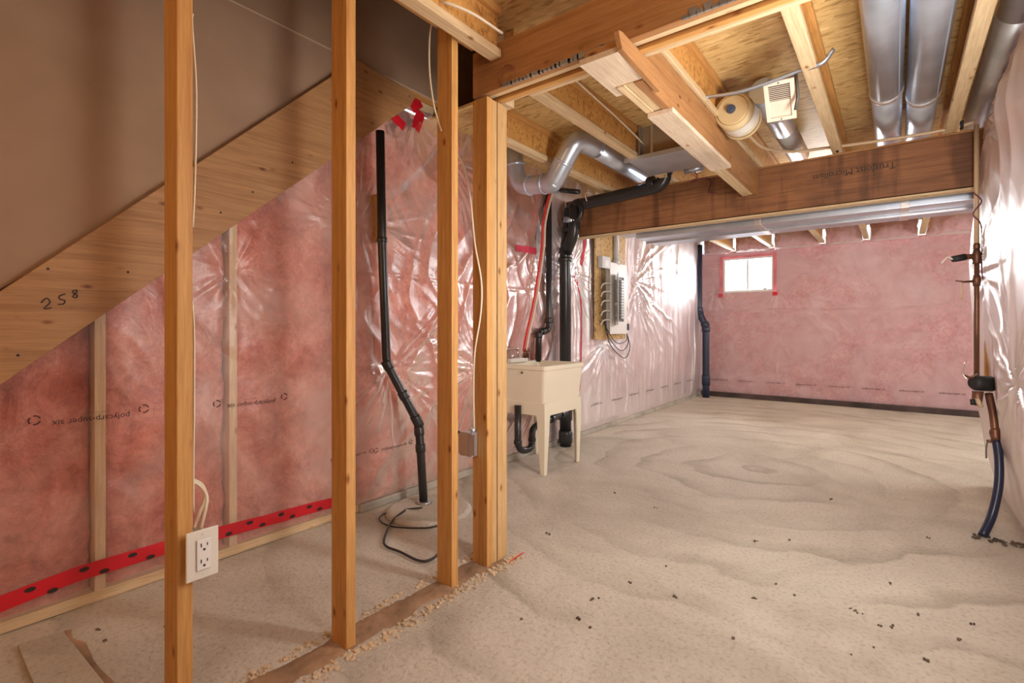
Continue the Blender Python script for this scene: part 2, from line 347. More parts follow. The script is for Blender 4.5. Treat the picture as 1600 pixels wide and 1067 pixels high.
def mat_floor():
    m, nt, bs, out = newmat('rough_concrete'); co = coords(nt, rand=False)
    n1 = N(nt, 'ShaderNodeTexNoise', Scale=1.1, Detail=8.0, Roughness=0.6, Distortion=0.8); L(nt, co, n1.inputs['Vector'])
    base = ramp(nt, [(0.3, (0.47, 0.41, 0.335)), (0.5, (0.61, 0.545, 0.46)), (0.7, (0.70, 0.635, 0.545))]); L(nt, n1.outputs[0], base.inputs[0])
    # trowel arcs: stain and painted ridge shade about a centre near the post
    sx = N(nt, 'ShaderNodeVectorMath', operation='SUBTRACT'); L(nt, co, sx.inputs[0]); sx.inputs[1].default_value = (-0.95, 0.9, 0)
    nd = N(nt, 'ShaderNodeTexNoise', Scale=1.6, Detail=4.0); L(nt, co, nd.inputs['Vector'])
    ln = N(nt, 'ShaderNodeVectorMath', operation='LENGTH'); L(nt, sx.outputs[0], ln.inputs[0])
    ad = N(nt, 'ShaderNodeMath', operation='MULTIPLY_ADD'); L(nt, nd.outputs[0], ad.inputs[0]); ad.inputs[1].default_value = 0.55; L(nt, ln.outputs['Value'], ad.inputs[2])
    ml = N(nt, 'ShaderNodeMath', operation='MULTIPLY'); L(nt, ad.outputs[0], ml.inputs[0]); ml.inputs[1].default_value = 2.6
    fr = N(nt, 'ShaderNodeMath', operation='FRACT'); L(nt, ml.outputs[0], fr.inputs[0])
    ra = ramp(nt, [(0.0, (1, 1, 1)), (0.62, (0.97, 0.965, 0.96)), (0.93, (0.70, 0.68, 0.65)), (1.0, (1, 1, 1))]); L(nt, fr.outputs[0], ra.inputs[0])
    nm = N(nt, 'ShaderNodeTexNoise', Scale=0.9, Detail=3.0); L(nt, co, nm.inputs['Vector'])
    rm = ramp(nt, [(0.40, (0, 0, 0)), (0.6, (1, 1, 1))]); L(nt, nm.outputs[0], rm.inputs[0])
    mx = N(nt, 'ShaderNodeMix', data_type='RGBA', blend_type='MULTIPLY'); L(nt, rm.outputs[0], mx.inputs[0]); L(nt, base.outputs[0], mx.inputs[6]); L(nt, ra.outputs[0], mx.inputs[7])
    # specks
    vo = N(nt, 'ShaderNodeTexNoise', Scale=60.0, Detail=6.0); L(nt, co, vo.inputs['Vector'])
    rs = ramp(nt, [(0.33, (0.74, 0.69, 0.64)), (0.50, (1, 1, 1))]); L(nt, vo.outputs[0], rs.inputs[0])
    m2 = N(nt, 'ShaderNodeMix', data_type='RGBA', blend_type='MULTIPLY'); m2.inputs[0].default_value = 0.7; L(nt, mx.outputs[2], m2.inputs[6]); L(nt, rs.outputs[0], m2.inputs[7])
    L(nt, m2.outputs[2], bs.inputs['Base Color']); bs.inputs['Roughness'].default_value = 0.72; bs.inputs['Specular IOR Level'].default_value = 0.3
    nb = N(nt, 'ShaderNodeTexNoise', Scale=32.0, Detail=8.0, Roughness=0.7, Distortion=0.3); L(nt, co, nb.inputs['Vector'])
    b1 = N(nt, 'ShaderNodeBump', Strength=0.9, Distance=0.012); L(nt, nb.outputs[0], b1.inputs['Height'])
    b2 = N(nt, 'ShaderNodeBump', Strength=0.35, Distance=0.02); L(nt, fr.outputs[0], b2.inputs['Height']); L(nt, b1.outputs[0], b2.inputs['Normal']); 
    L(nt, b1.outputs[0], bs.inputs['Normal'])
    return m
floor_m = mat_floor()

def lettering(name, txt, size, mapf, mat, parent, ext=0.0):
    """text outline as a thin mesh, each vertex carried into the place by mapf(a, b)"""
    cu = bpy.data.curves.new('t', 'FONT'); cu.body = txt; cu.size = size; cu.align_x = 'CENTER'; cu.resolution_u = 2
    to = bpy.data.objects.new('t', cu); C.objects.link(to)
    bpy.context.view_layer.update()
    dg = bpy.context.evaluated_depsgraph_get()
    me = bpy.data.meshes.new_from_object(to.evaluated_get(dg))
    bpy.data.objects.remove(to)
    bm = bmesh.new(); bm.from_mesh(me)
    for v in bm.verts: v.co = Vector(mapf(v.co.x, v.co.y))
    return link(name, bm, mat, parent)

# ------------------------------------------------------------------ setting
XL, YF, XR = -2.66, 8.8, 0.47
# floor with low trowel ridges
xs = np.linspace(-2.95, 3.0, 150); ys = np.linspace(-1.9, 9.0, 330)
GX, GY = np.meshgrid(xs, ys, indexing='ij')
rr_ = np.hypot(GX+0.95, GY-0.9)+0.4*vn(GX*1.6, GY*1.6)
zz = 0.005*(rr_*2.6-np.floor(rr_*2.6))*np.clip(vn(GX*0.9+5, GY*0.9)*2-0.6, 0, 1)-0.006+0.004*vn(GX*5, GY*5)
fl = grid_obj('floor', np.stack([GX, GY, np.minimum(zz, 0)], -1)[:, ::-1], floor_m); tag(fl, kind='structure')

# left wall -------------------------------------------------------
def filmL(y, z):
    y = np.asarray(y, float); z = np.asarray(z, float)
    far = np.clip((y-3.9)/0.6, 0, 1)
    h = 0.010*vn(y*2.0, z*1.3)+0.012*far*vn(y*3, z*2+9)
    # loose tight-drawn wrinkles, mostly slanting
    h = h+(0.011*(1-far))*ridge(vn(y*3.2+z*2.2+1.4*vn(y*3, z*3), z*1.3-y*0.9))**2*(vn(y*1.3+3, z*1.3)>0.0)
    mid = np.exp(-((y-2.9)/1.0)**2)
    h = h+0.020*mid*ridge(vn(y*4.5-z*3.0+1.2*vn(y*2, z*2+4), z*1.1+y*0.8+5))**2
    h = h+(0.0025)*ridge(vn(y*9+z*5+2*vn(y*4, z*4), z*4))
    # hanging folds of the far stretch
    h = h+0.020*far*ridge(vn(y*7+0.9*vn(y*2, z*2.5), z*0.55+3))+0.010*far*ridge(vn(y*15+1.5*vn(y*2, z*2.5)+z, z*0.8+13))*np.clip((2.5-z)/0.8, 0.25, 1)
    def P(px, py, *a, **k):
        q = U(px, py, X=XL); return pinch(y, z, q.y, q.z, *a, **k)
    h = h+P(604, 575, 0.034, 0.32, 18, 1, amin=-3.1, amax=0.6)+P(745, 575, 0.034, 0.36, 20, 2, amin=1.8, amax=4.4)+P(556, 350, 0.022, 0.26, 16, 3)
    h = h+P(889, 425, 0.032, 0.34, 16, 4)+P(985, 440, 0.070, 0.70, 20, 5, amin=-1.9, amax=1.5)
    h = h+P(700, 250, 0.024, 0.40, 16, 6, amin=-2.2, amax=0)+P(940, 535, 0.028, 0.5, 18, 8, amin=-2.8, amax=-0.3)
    h = h+P(1060, 450, 0.012, 0.3, 10, 9)+P(365, 420, 0.016, 0.16, 9, 10)+P(640, 185, 0.02, 0.25, 9, 11, amin=-2.8, amax=-0.3)
    sm = U(760, 445, X=XL).z; h = h-0.006*np.exp(-((z-sm-0.02*np.sin(y*1.5))/0.008)**2)*np.clip((y-1.5)/0.3, 0, 1)*(1-far)
    h = h+0.05*np.exp(-((y-7.9)/0.55)**2)*far*np.clip(z/0.8, 0, 1)
    return XL+0.004+h*np.clip(z/0.12, 0.1, 1)
wl = empty('wall_left', (XL, 4.0, 0), kind='structure')
ys = np.linspace(-1.7, YF+0.02, 900); zs = np.linspace(0.05, 2.68, 235)
A, B = np.meshgrid(ys, zs, indexing='ij')
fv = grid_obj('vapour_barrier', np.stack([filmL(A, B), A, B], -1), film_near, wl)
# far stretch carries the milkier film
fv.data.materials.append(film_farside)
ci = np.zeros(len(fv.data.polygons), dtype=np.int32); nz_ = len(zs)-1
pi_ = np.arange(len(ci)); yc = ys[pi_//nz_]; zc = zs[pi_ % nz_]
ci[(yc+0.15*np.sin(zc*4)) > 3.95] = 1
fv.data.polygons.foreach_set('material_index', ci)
def batt(name, y0, y1, z0, z1, mat, par, X=XL, seed=0, dep=0.03, side=1, axis='x'):
    a = np.linspace(0, 1, 40); b = np.linspace(0, 1, 90)
    A, B = np.meshgrid(a, b, indexing='ij'); yy = y0+(y1-y0)*A; zz = z0+(z1-z0)*B
    edge = np.clip(np.minimum(A, 1-A)*(y1-y0)/0.04, 0, 1)
    d = -0.02-dep*(1-edge**0.5)-0.035*(1-vn(yy*5+seed, zz*4+seed))-0.02*ridge(vn(yy*9+seed, zz*7))
    if axis == 'x': P = np.stack([X+side*d, yy, zz], -1)
    else: P = np.stack([yy, X+side*d, zz], -1)
    return grid_obj(name, P, mat, par)
# wood studs seen through the film, pink batts between them
y = -1.45; k = 0
sy = [U(157, 700, X=XL).y, U(365, 700, X=XL).y]
stud_ys = [sy[0]-0.81, sy[0]-0.405, sy[0], sy[1], sy[1]+0.41]
while stud_ys[-1] < YF-0.5: stud_ys.append(stud_ys[-1]+0.41)
prev = -1.7
for i, s in enumerate(stud_ys):
    if s < sy[1]+0.1: box('stud', XL-0.095, XL-0.004, s-0.019, s+0.019, 0.04, 2.6, pale['z'], wl)
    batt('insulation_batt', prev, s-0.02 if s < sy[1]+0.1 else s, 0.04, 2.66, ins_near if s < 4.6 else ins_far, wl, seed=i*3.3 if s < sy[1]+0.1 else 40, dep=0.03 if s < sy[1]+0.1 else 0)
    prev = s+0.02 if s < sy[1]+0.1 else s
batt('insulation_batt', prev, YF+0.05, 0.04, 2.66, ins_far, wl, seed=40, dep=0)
box('sole_plate', XL-0.09, XL+0.001, -1.7, U(530, 760, X=XL).y+0.5, 0.0, 0.045, pale['y'], wl)
box('concrete_backing', XL-0.25, XL-0.12, -1.8, YF+0.2, 0, 2.7, conc, wl, 0)
q0 = U(590, 380, X=XL); q1 = U(590, 307, X=XL)
box('blocking', XL-0.02, XL+0.055, q0.y-0.045, q0.y+0.01, q0.z, q1.z, wood['z'], wl)
# rim boards above the film
box('rim_board', XL-0.03, XL+0.012, 1.9, 4.3, 2.665, 2.74, pale['y'], wl)
box('rim_board', XL-0.03, XL+0.035, 1.9, 4.3, 2.742, 2.78, wood['y'], wl)
# printed lines on the film
ROT = lambda s0, z0: (lambda a, b: (float(filmL(s0-a, z0-b))+0.004, s0-a, z0-b))
UPR = lambda s0, z0: (lambda a, b: (float(filmL(s0+a, z0+b))+0.004, s0+a, z0+b))
for px, py, s, rot in ((143, 650, 0.034, 1), (391, 627, 0.032, 1), (612, 698, 0.028, 0), (722, 674, 0.026, 0), (548, 712, 0.026, 0)):
    q = U(px, py, X=XL)
    fn = ROT if rot else UPR
    sg = -1 if rot else 1
    lettering('printed_lettering', 'polycarp-super six', s, fn(q.y, q.z), ink, fv)
    lettering('printed_lettering', '--- ---- -- -----', s*0.45, fn(q.y, q.z-sg*s*0.6), ink, fv)
    for e in (-1, 1):      # looped-arrow mark at each end of the line
        bm = bmesh.new()
        c = Vector((0, q.y+e*s*5.2, q.z+s*0.3))
        for a0 in (0.3, 2.4, 4.5):
            pts = []
            for t in np.linspace(a0, a0+1.5, 5):
                yy, zz2 = c.y+math.cos(t)*s*0.5, c.z+math.sin(t)*s*0.5
                pts.append((float(filmL(yy, zz2))+0.004, yy, zz2))
            add_tube(bm, pts, s*0.07, 5)
        link('printed_mark', bm, ink, fv)
yq = 4.4
while yq < 8.5:
    lettering('printed_lettering', 'polycarp-super six', 0.036, UPR(yq, 0.30), ink, fv)
    lettering('printed_lettering', '-- ----- ---', 0.02, UPR(yq-0.05, 0.265), ink, fv); yq += 0.52
# red tape strips
def tapeL(name, pts, wid, mat, label, cat='tape', group=None, ovals=0):
    pts = [U(a, b, X=XL) for a, b in pts]; P = []
    path = []
    for a, b in zip(pts, pts[1:]):
        n = max(2, int((b-a).length/0.02))
        for k in range(n): path.append(a.lerp(b, k/n))
    path.append(pts[-1])
    for i, p in enumerate(path):
        d = (path[min(i+1, len(path)-1)]-path[max(i-1, 0)]); d.x = 0; d.normalize(); nn = Vector((0, -d.z, d.y))
        P.append([(float(filmL(p.y+nn.y*s*wid, p.z+nn.z*s*wid))+0.003+0.0015*random.random(), p.y+nn.y*s*wid, p.z+nn.z*s*wid) for s in (-0.5, -0.25, 0, 0.25, 0.5)])
    o = grid_obj(name, np.array(P), mat, None); tag(o, label, cat, group)
    if ovals:
        L0 = 0
        for i, p in enumerate(path):
            L0 += (path[i]-path[i-1]).length if i else 0
            if L0 > 0.16:
                L0 = 0
                for sgn, kk in ((1, 0.30), (-1, -0.52)):
                    bm = bmesh.new(); c = p+Vector((0, 0.065*(sgn < 0), kk*wid*0.6))
                    vsn = [bm.verts.new((float(filmL(c.y+math.cos(t)*0.017, c.z+math.sin(t)*0.0095))+0.0055, c.y+math.cos(t)*0.017, c.z+math.sin(t)*0.0095)) for t in np.linspace(0, 2*math.pi, 14, endpoint=False)]
                    bm.faces.new(vsn)
                    link('printed_oval', bm, darkink, o)
    return o
tapeL('sheathing_tape', [(-60, 965), (0, 942), (120, 895), (255, 853), (400, 815), (540, 778)], 0.062, redtape, 'red tape strip with black ovals along the bottom of the stair wall film', ovals=1)
tapeL('sheathing_tape', [(911, 372), (908, 395), (903, 415)], 0.05, pinktape, 'short red tape strip on the film left of the breaker board')
tapeL('sheathing_tape', [(893, 430), (901, 455), (905, 485), (904, 540), (901, 610)], 0.024, pinktape, 'long thin red tape seam running down behind the laundry tub corner')
tapeL('sheathing_tape', [(803, 387), (836, 393)], 0.06, pinktape, 'torn red tape label on the film beside the red water pipe')
for i, (a, b, lb) in enumerate((((607, 178), (628, 200), 'lower left'), ((640, 170), (655, 160), 'top'), ((645, 205), (655, 175), 'right'))):
    tapeL('sheathing_tape', [a, b], 0.07, redtape, 'crumpled red tape patch at the film top by the stringer end, '+lb+' piece')
# curb along the wall foot
cb = box('trim_1', XL-0.02, XL+0.025, U(560, 760, X=XL).y, YF, -0.005, 0.045, conc, None, 0.008); tag(cb, kind='structure')

# far wall --------------------------------------------------------
WX0, WX1, WZ0, WZ1 = -2.30, -1.53, 1.73, 2.30
wf = empty('wall_far', (-0.5, YF, 0), kind='structure')
def filmF(x, z):
    h = 0.012*vn(x*2+4, z*1.6)+0.004*ridge(vn(x*8+z*3, z*4))
    h = h+0.012*ridge(vn(x*6+20+0.7*vn(x*3, z*2), z*0.5+7))*np.clip((0.9-np.abs(z-0.7))/0.9, 0, 1)*np.clip((-x)/1.5, 0.2, 1)
    h = h-0.02*np.exp(-((z-1.42-0.01*np.sin(x*3))/0.012)**2)
    for s, px in ((1, 1118), (2, 1216)):
        q = U(px, 455, Y=YF); h = h+pinch(x, z, q.x, q.z, 0.04, 0.35, 13, s, amin=-2.9, amax=0.3)
    return YF-0.01-h*np.clip(z/0.1, 0.1, 1)
def film_rect(x0, x1, z0, z1, nx, nz):
    A, B = np.meshgrid(np.linspace(x0, x1, nx), np.linspace(z0, z1, nz), indexing='ij')
    return np.stack([A, filmF(A, B), B], -1)
holes = [(-2.75, 2.9, 0.04, WZ0, 420, 140), (-2.75, WX0, WZ0, WZ1, 50, 60), (WX1, 2.9, WZ0, WZ1, 250, 60), (-2.75, 2.9, WZ1, 2.40, 420, 14)]
for h_ in holes:
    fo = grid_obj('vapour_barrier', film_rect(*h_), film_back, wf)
    if h_[2] < 1: fF = fo
for (a, b, c, d) in ((-2.85, 3.0, 0.0, WZ0), (-2.85, WX0, WZ0, WZ1), (WX1, 3.0, WZ0, WZ1), (-2.85, 3.0, WZ1, 2.42)):
    A, B = np.meshgrid(np.linspace(a, b, max(12, int((b-a)*30))), np.linspace(c, d, max(6, int((d-c)*30))), indexing='ij')
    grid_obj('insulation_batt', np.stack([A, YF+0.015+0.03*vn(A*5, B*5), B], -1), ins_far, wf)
    box('concrete_backing', a, b, YF+0.09, YF+0.3, c, d, conc, wf, 0)
xq = -2.35
while xq < 1.2:
    s = (lambda x0: (lambda a, b: (x0+a, float(filmF(np.array(x0+a), np.array(0.27+b)))-0.004, 0.27+b)))(xq)
    lettering('printed_lettering', 'polycarp-super six', 0.036, s, ink, fF)
    s2 = (lambda x0: (lambda a, b: (x0+a, float(filmF(np.array(x0+a), np.array(0.215+b)))-0.004, 0.215+b)))(xq-0.24)
    lettering('printed_lettering', '-- ----- ---', 0.02, s2, ink, fF); xq += 0.42
tb = box('trim_2', -2.66, 1.8, YF-0.07, YF-0.005, -0.005, 0.075, darkbase, None, 0.01); tag(tb, kind='structure')
JX = [-2.12, -1.55, -0.87, -0.335, 0.28, 0.9]
# pillow-shaped batts stuffed in the joist pockets
edges = [-2.62]+JX+[1.5]
for i, (a, b) in enumerate(zip(edges, edges[1:])):
    a += 0.035; b -= 0.035
    A, B = np.meshgrid(np.linspace(0, 1, 30), np.linspace(0, 1, 16), indexing='ij')
    bul = (np.sin(math.pi*A)**0.4)*(np.sin(math.pi*B)**0.5)
    P = np.stack([a+(b-a)*A, YF-0.06-0.13*bul-0.02*ridge(vn(A*8+i, B*4)), 2.37+0.29*B], -1)
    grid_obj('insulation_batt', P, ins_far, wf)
    P2 = P.copy(); P2[..., 1] -= 0.012+0.01*vn(A*9, B*5+i)
    grid_obj('vapour_barrier', P2, film_back, wf)
# window
w1 = empty('window_1', ((WX0+WX1)/2, YF, WZ0), kind='structure')
for (a, b, c, d) in ((WX0, WX0+0.035, WZ0, WZ1), (WX1-0.035, WX1, WZ0, WZ1), (WX0+0.035, WX1-0.035, WZ0, WZ0+0.035), (WX0+0.035, WX1-0.035, WZ1-0.035, WZ1)):
    box('window_frame', a, b, YF+0.0, YF+0.09, c, d, white_en, w1)
xm = (WX0+WX1)/2-0.01
box('mullion', xm-0.012, xm+0.012, YF+0.03, YF+0.075, WZ0+0.035, WZ1-0.035, grey_metal, w1)
glass, nt, bs, out = newmat('window_glass'); tr = N(nt, 'ShaderNodeBsdfTransparent'); gg = N(nt, 'ShaderNodeBsdfGlossy', Roughness=0.02); fr = N(nt, 'ShaderNodeFresnel', IOR=1.45); mx = N(nt, 'ShaderNodeMixShader')
L(nt, fr.outputs[0], mx.inputs[0]); L(nt, tr.outputs[0], mx.inputs[1]); L(nt, gg.outputs[0], mx.inputs[2]); L(nt, mx.outputs[0], out.inputs[0])
box('pane', WX0+0.035, xm-0.012, YF+0.055, YF+0.06, WZ0+0.035, WZ1-0.035, glass, w1, 0)
box('pane', xm+0.012, WX1-0.035, YF+0.04, YF+0.045, WZ0+0.035, WZ1-0.035, glass, w1, 0)
box('latch', WX1-0.16, WX1-0.11, YF+0.02, YF+0.04, WZ0+0.03, WZ0+0.06, grey_metal, w1)
for a, b, c, d in ((-2.75, 2.9, 0, 0),):
    pass
wt = empty('window_tape', ((WX0+WX1)/2, YF-0.03, WZ0-0.03), 'red tape framing the small far window', 'tape')
for (a, b, c, d) in ((WX0-0.045, WX0+0.005, WZ0-0.05, WZ1+0.04), (WX1-0.005, WX1+0.04, WZ0-0.03, WZ1+0.05), (WX0+0.005, WX1-0.005, WZ1-0.005, WZ1+0.03)):
    box('tape_strip', a, b, YF-0.034, YF-0.030, c, d, mat_plain('faded_red_tape', (0.72, 0.20, 0.24), 0.4, 0, 0.5, 40, 0.3), wt, 0)
for xx in (WX0-0.03, WX1+0.02): box('tape_tab', xx-0.035, xx+0.035, YF-0.040, YF-0.035, WZ0-0.07, WZ0-0.015, redtape, wt, 0)
# pale siding of the house next door, seen through the window
sd = empty('siding_wall', (-1.9, 11.0, 0.6), 'white horizontal siding outside the small far window', 'siding')
for k in range(16):
    box('siding_board', -4.5, 1.0, 11.0-0.012, 11.02, 0.6+k*0.15, 0.6+k*0.15+0.148, white_en, sd, 0, Matrix.Translation((0, 11, 0.6+k*0.15)) @ Matrix.Rotation(0.08, 4, 'X') @ Matrix.Translation((0, -11, -(0.6+k*0.15))))

# right wall ------------------------------------------------------
wr = empty('wall_right', (XR, 3.0, 0), kind='structure')
def filmR(y, z):
    prof = 0.075*np.clip(1-z/0.75, 0, 1)**1.3-0.05*np.exp(-((z-1.7)/0.6)**2)
    h = 0.03*vn(y*1.8+8, z*1.4)+0.018*ridge(vn(y*5+0.9*vn(y*3, z*2)+z*1.2, z*0.5+2))
    for s, (px, py) in enumerate(((1562, 190), (1556, 425), (1592, 600), (1580, 80))):
        q = U(px, py, X=XR); h = h+pinch(y, z, q.y, q.z, 0.030, 0.45, 10, s+20)
    h = h+0.05*np.exp(-((z-2.2)/0.22)**2)*np.clip((3.7-y)/0.4, 0, 1)
    return XR+0.03+prof-h*np.clip(z/0.15, 0.1, 1)
A, B = np.meshgrid(np.linspace(-1.7, 4.95, 700), np.linspace(0.02, 2.42, 230), indexing='ij')
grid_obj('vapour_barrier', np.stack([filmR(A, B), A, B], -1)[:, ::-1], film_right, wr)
# rounded end of the wrapped wall
Aa, B = np.meshgrid(np.linspace(0, math.pi/2, 14), np.linspace(0.02, 2.42, 120), indexing='ij')
e0 = filmR(np.full_like(B, 4.95), B)
grid_obj('vapour_barrier', np.stack([e0+0.10*(1-np.cos(Aa))+0.012*vn(Aa*3, B*5)*np.sin(Aa), 4.95+0.10*np.sin(Aa)+0*B, B], -1)[:, ::-1], film_right, wr)
box('concrete_backing', XR+0.16, XR+0.4, -1.8, 5.0, 0, 2.42, conc, wr, 0)
box('stud', XR-0.012, XR+0.05, 4.46, 4.50, 0.78, 1.45, wood['z'], wr)
A, B = np.meshgrid(np.linspace(-1.7, 5.0, 60), np.linspace(0.0, 2.42, 30), indexing='ij')
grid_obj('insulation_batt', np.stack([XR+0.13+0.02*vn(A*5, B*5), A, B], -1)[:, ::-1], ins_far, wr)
rf = box('wall_right_recess', 2.9, 3.1, 4.8, 9.0, 0, 2.42, mat_plain('pink_white_film', (0.72, 0.58, 0.58), 0.4, 0, 0.5, 10, 0.1), None, 0); tag(rf, kind='structure')
rg = box('wall_recess_return', XR+0.35, 3.1, 4.75, 5.0, 0, 2.42, conc, None, 0); tag(rg, kind='structure')
wb = box('wall_back', -2.9, 0.9, -1.95, -1.75, 0, 4.2, gyp, None, 0); tag(wb, kind='structure')

# ceiling: OSB sheets with open joints --------------------------------
JB, JT = 2.41, 2.65
ce = empty('ceiling', (-0.5, 3.5, JT), kind='structure')
yrow = [-1.9, 0.30, 1.52, 2.74, 3.96, 5.18, 6.40, 7.62, 8.95]
for r, (a, b) in enumerate(zip(yrow, yrow[1:])):
    x0 = -2.9 if a >= 2.7 else -1.66
    seams = [x0]+[s for s in ((-1.55+0.61*(r % 2)*2, 0.9-0.0, ) if r % 2 else (-0.335,)) if s > x0+0.2]+[3.1]
    for c, d in zip(seams, seams[1:]):
        box('panel', c+0.002, d-0.002, a+0.002, b-0.002, JT+0.001, JT+0.019, osb, ce, 0)
box('floor_above', -1.66, 3.1, -1.9, 2.78, JT+0.02, JT+0.06, wood['x'], ce, 0)
box('panel', -2.9, -1.664, 2.5, 2.736, JT+0.001, JT+0.019, osb, ce, 0)
box('floor_above', -1.66, 3.1, 2.5, 2.78, JT+0.061, JT+0.07, wood['x'], ce, 0)
box('floor_above', -2.9, 3.1, 2.781, 9.0, JT+0.02, JT+0.06, wood['x'], ce, 0)
# stairwell gypsum on the left, seam and all
ws = empty('wall_stair', (-2.6, 1.0, 1.0), kind='structure')
GX0 = -2.612
pS = lambda px, py: (lambda q: (q.y, q.z))(U(px, py, X=-2.59))
zt = U(515, 75, X=-2.6).z
box('panel', GX0-0.012, GX0, -1.75, 4.4, zt+0.004, 4.15, gyp, ws, 0.001)
pa, pb = pS(0, 440), pS(572, 110)
prism('panel', [(-1.75, zt-0.004), (-1.75, pa[1]-(pa[0]+1.75)*(pb[1]-pa[1])/(pb[0]-pa[0])), (pb[0], pb[1]-0.05), (pb[0]+0.02, zt-0.004)], 'x', GX0-0.012, GX0, gyp, ws)
box('panel_edge', GX0-0.011, GX0+0.004, -1.75, 2.6, zt-0.003, zt+0.004, mat_plain('pale_paper_edge', (0.6, 0.45, 0.33), 0.8), ws, 0)
w5 = box('wall_stair_end', -2.7, -1.55, 4.3, 4.42, JT+0.06, 4.2, gyp, None, 0); tag(w5, kind='structure')
w6 = box('wall_stair_side', -1.66, -1.62, -1.9, 4.4, JT+0.065, 4.2, gyp, None, 0); tag(w6, kind='structure')
w7 = box('ceiling_stair', -2.8, -1.5, -1.9, 4.4, 4.15, 4.25, gyp, None, 0); tag(w7, kind='structure')

# ------------------------------------------------------------------ framing
# stringer
a0, a1, b1, c1 = pS(-60, 492), pS(555, 95), pS(646, 142), pS(640, 165)
lo = pS(0, 600); s = (c1[1]-lo[1])/(c1[0]-lo[0])
up0 = pS(0, 455); su = (a1[1]-up0[1])/(a1[0]-up0[0])
st = empty('stair_stringer', (-2.58, 1.2, 0.3), 'wide diagonal wooden stair stringer with handwritten numbers', 'stringer')
y0 = -0.75
st_b = prism('board', [(y0, up0[1]+(y0-up0[0])*su), (a1[0], min(a1[1], zt-0.006)), (b1[0], min(b1[1], zt-0.05)), (c1[0], c1[1]), (y0, lo[1]+(y0-lo[0])*s)], 'x', -2.608, -2.570, mat_wood('stringer_wood', 'y', (0.44, 0.235, 0.095), (0.34, 0.165, 0.062)), st, 0.002)
qn = U(97, 470, X=-2.569)
def handn(name, pts, q, par, X, sc=1.0, r=0.0022):
    tube(name, smoothpts([(X, q.y+a*sc, q.z+b*sc) for a, b in pts], 4), r, ink, par, 6)
handn('handwriting', [(-0.060, -0.010), (-0.045, 0.008), (-0.035, -0.008), (-0.052, -0.032), (-0.030, -0.028)], qn, st, -2.569)
handn('handwriting', [(0.010, 0.028), (-0.008, 0.018), (-0.006, 0.006), (0.008, 0.002), (0.004, -0.012), (-0.012, -0.014)], qn, st, -2.569)
handn('handwriting', [(0.045, 0.045), (0.032, 0.040), (0.036, 0.030), (0.046, 0.024), (0.042, 0.014), (0.032, 0.018), (0.040, 0.030), (0.046, 0.042)], qn, st, -2.569)
for px, py in ((28, 555), (200, 425), (75, 420), (457, 254), (345, 332), (640, 150), (395, 300)):
    q = U(px, py, X=-2.569)
    bm = bmesh.new(); add_tube(bm, [(-2.571, q.y, q.z), (-2.5685, q.y, q.z)], 0.005, 8); link('nail_hole', bm, rubber, st)

PX0, PX1 = -1.645, -1.552   # the stud line
def stud(y, ztop, label, group, mats=None):
    o = box('wall_stud', PX0, PX1, y, y+0.040, 0.0, ztop, wood['z'], None, 0.003)
    tag(o, label, 'stud', group); return o
Y1, Y2, Y3 = U(276, 600, X=PX1).y, U(541, 600, X=PX1).y, U(706, 600, X=PX1).y
PLT = 2.50
stud(Y1, PLT, 'nearest wooden wall stud, carrying the white outlet box', 'stair wall studs')
stud(Y2, PLT, 'second wooden stud from the camera, bare, between the outlet stud and the cable stud', 'stair wall studs')
stud(Y3, PLT, 'third wooden stud with a loose white cable hanging at its top', 'stair wall studs')
tp = empty('top_plate', ((PX0+PX1)/2, 0.2, PLT), 'double wooden top plate over the three open studs', 'top plate')
box('board', PX0, PX1, -1.7, 1.815, PLT+0.001, PLT+0.039, wood['y'], tp)
box('board', PX0+0.004, PX1+0.004, -1.7, 1.815, PLT+0.040, PLT+0.078, wood['y'], tp)
HY0 = 1.822; HB, HT = 2.275, 2.492
po = empty('corner_post', ((PX0+PX1)/2, HY0+0.08, 0), 'built-up wooden post of four studs under the header', 'post')
for k in range(4):
    box('stud', PX0+0.003*(k % 2), PX1-[0, .004, .001, .006][k], HY0+k*0.0415, HY0+k*0.0415+0.0375, 0, HB-0.014, wood['z'] if k == 0 else plyz, po, 0.003)
hd = empty('header_beam', (-0.4, HY0+0.08, HB), 'brown built-up header beam crossing above the opening', 'beam')
HX1 = XR+0.3
box('board', PX0, HX1, HY0, HY0+0.038, HB, HT, headw['x'], hd, 0.003)
for k in (1, 2, 3):
    box('board', PX0, HX1, HY0+0.008+k*0.0410, HY0+k*0.0410+0.042, HB+[0, 0.004, -0.012, 0.006][k]+0.006, HT-0.01, wood['x'] if k == 2 else pale['x'], hd, 0.003)
box('cleat', -1.42, 0.3, HY0+0.159, HY0+0.185, HB+0.01, HB+0.05, pale['x'], hd)
bm = bmesh.new()
for i in range(26):     # torn gasket clinging to the lower edge
    x = -1.45+0.022*i+random.uniform(-.004, .004); add_box(bm, x, x+0.03, HY0-0.006, HY0+0.004, HB-0.004, HB+random.uniform(0.005, 0.02), 0.001)
for i in range(16):
    x = -0.62+0.026*i; add_box(bm, x, x+0.03, HY0-0.005, HY0+0.004, HB-0.004, HB+random.uniform(0.004, 0.03), 0.001)
gs = link('gasket_scrap', bm, mat_plain('grey_foam', (0.25, 0.23, 0.21), 0.9, 0, 0.5, 60, 0.3), hd); gs['kind'] = 'stuff'
cable('wire_curl', [(-1.46, HY0-0.003, HB+0.0), (-1.47, HY0-0.012, HB+0.05), (-1.43, HY0-0.014, HB+0.085), (-1.39, HY0-0.01, HB+0.07), (-1.40, HY0-0.012, HB+0.05)], 0.003, mat_plain('rust_wire', (0.22, 0.07, 0.03), 0.6), hd)
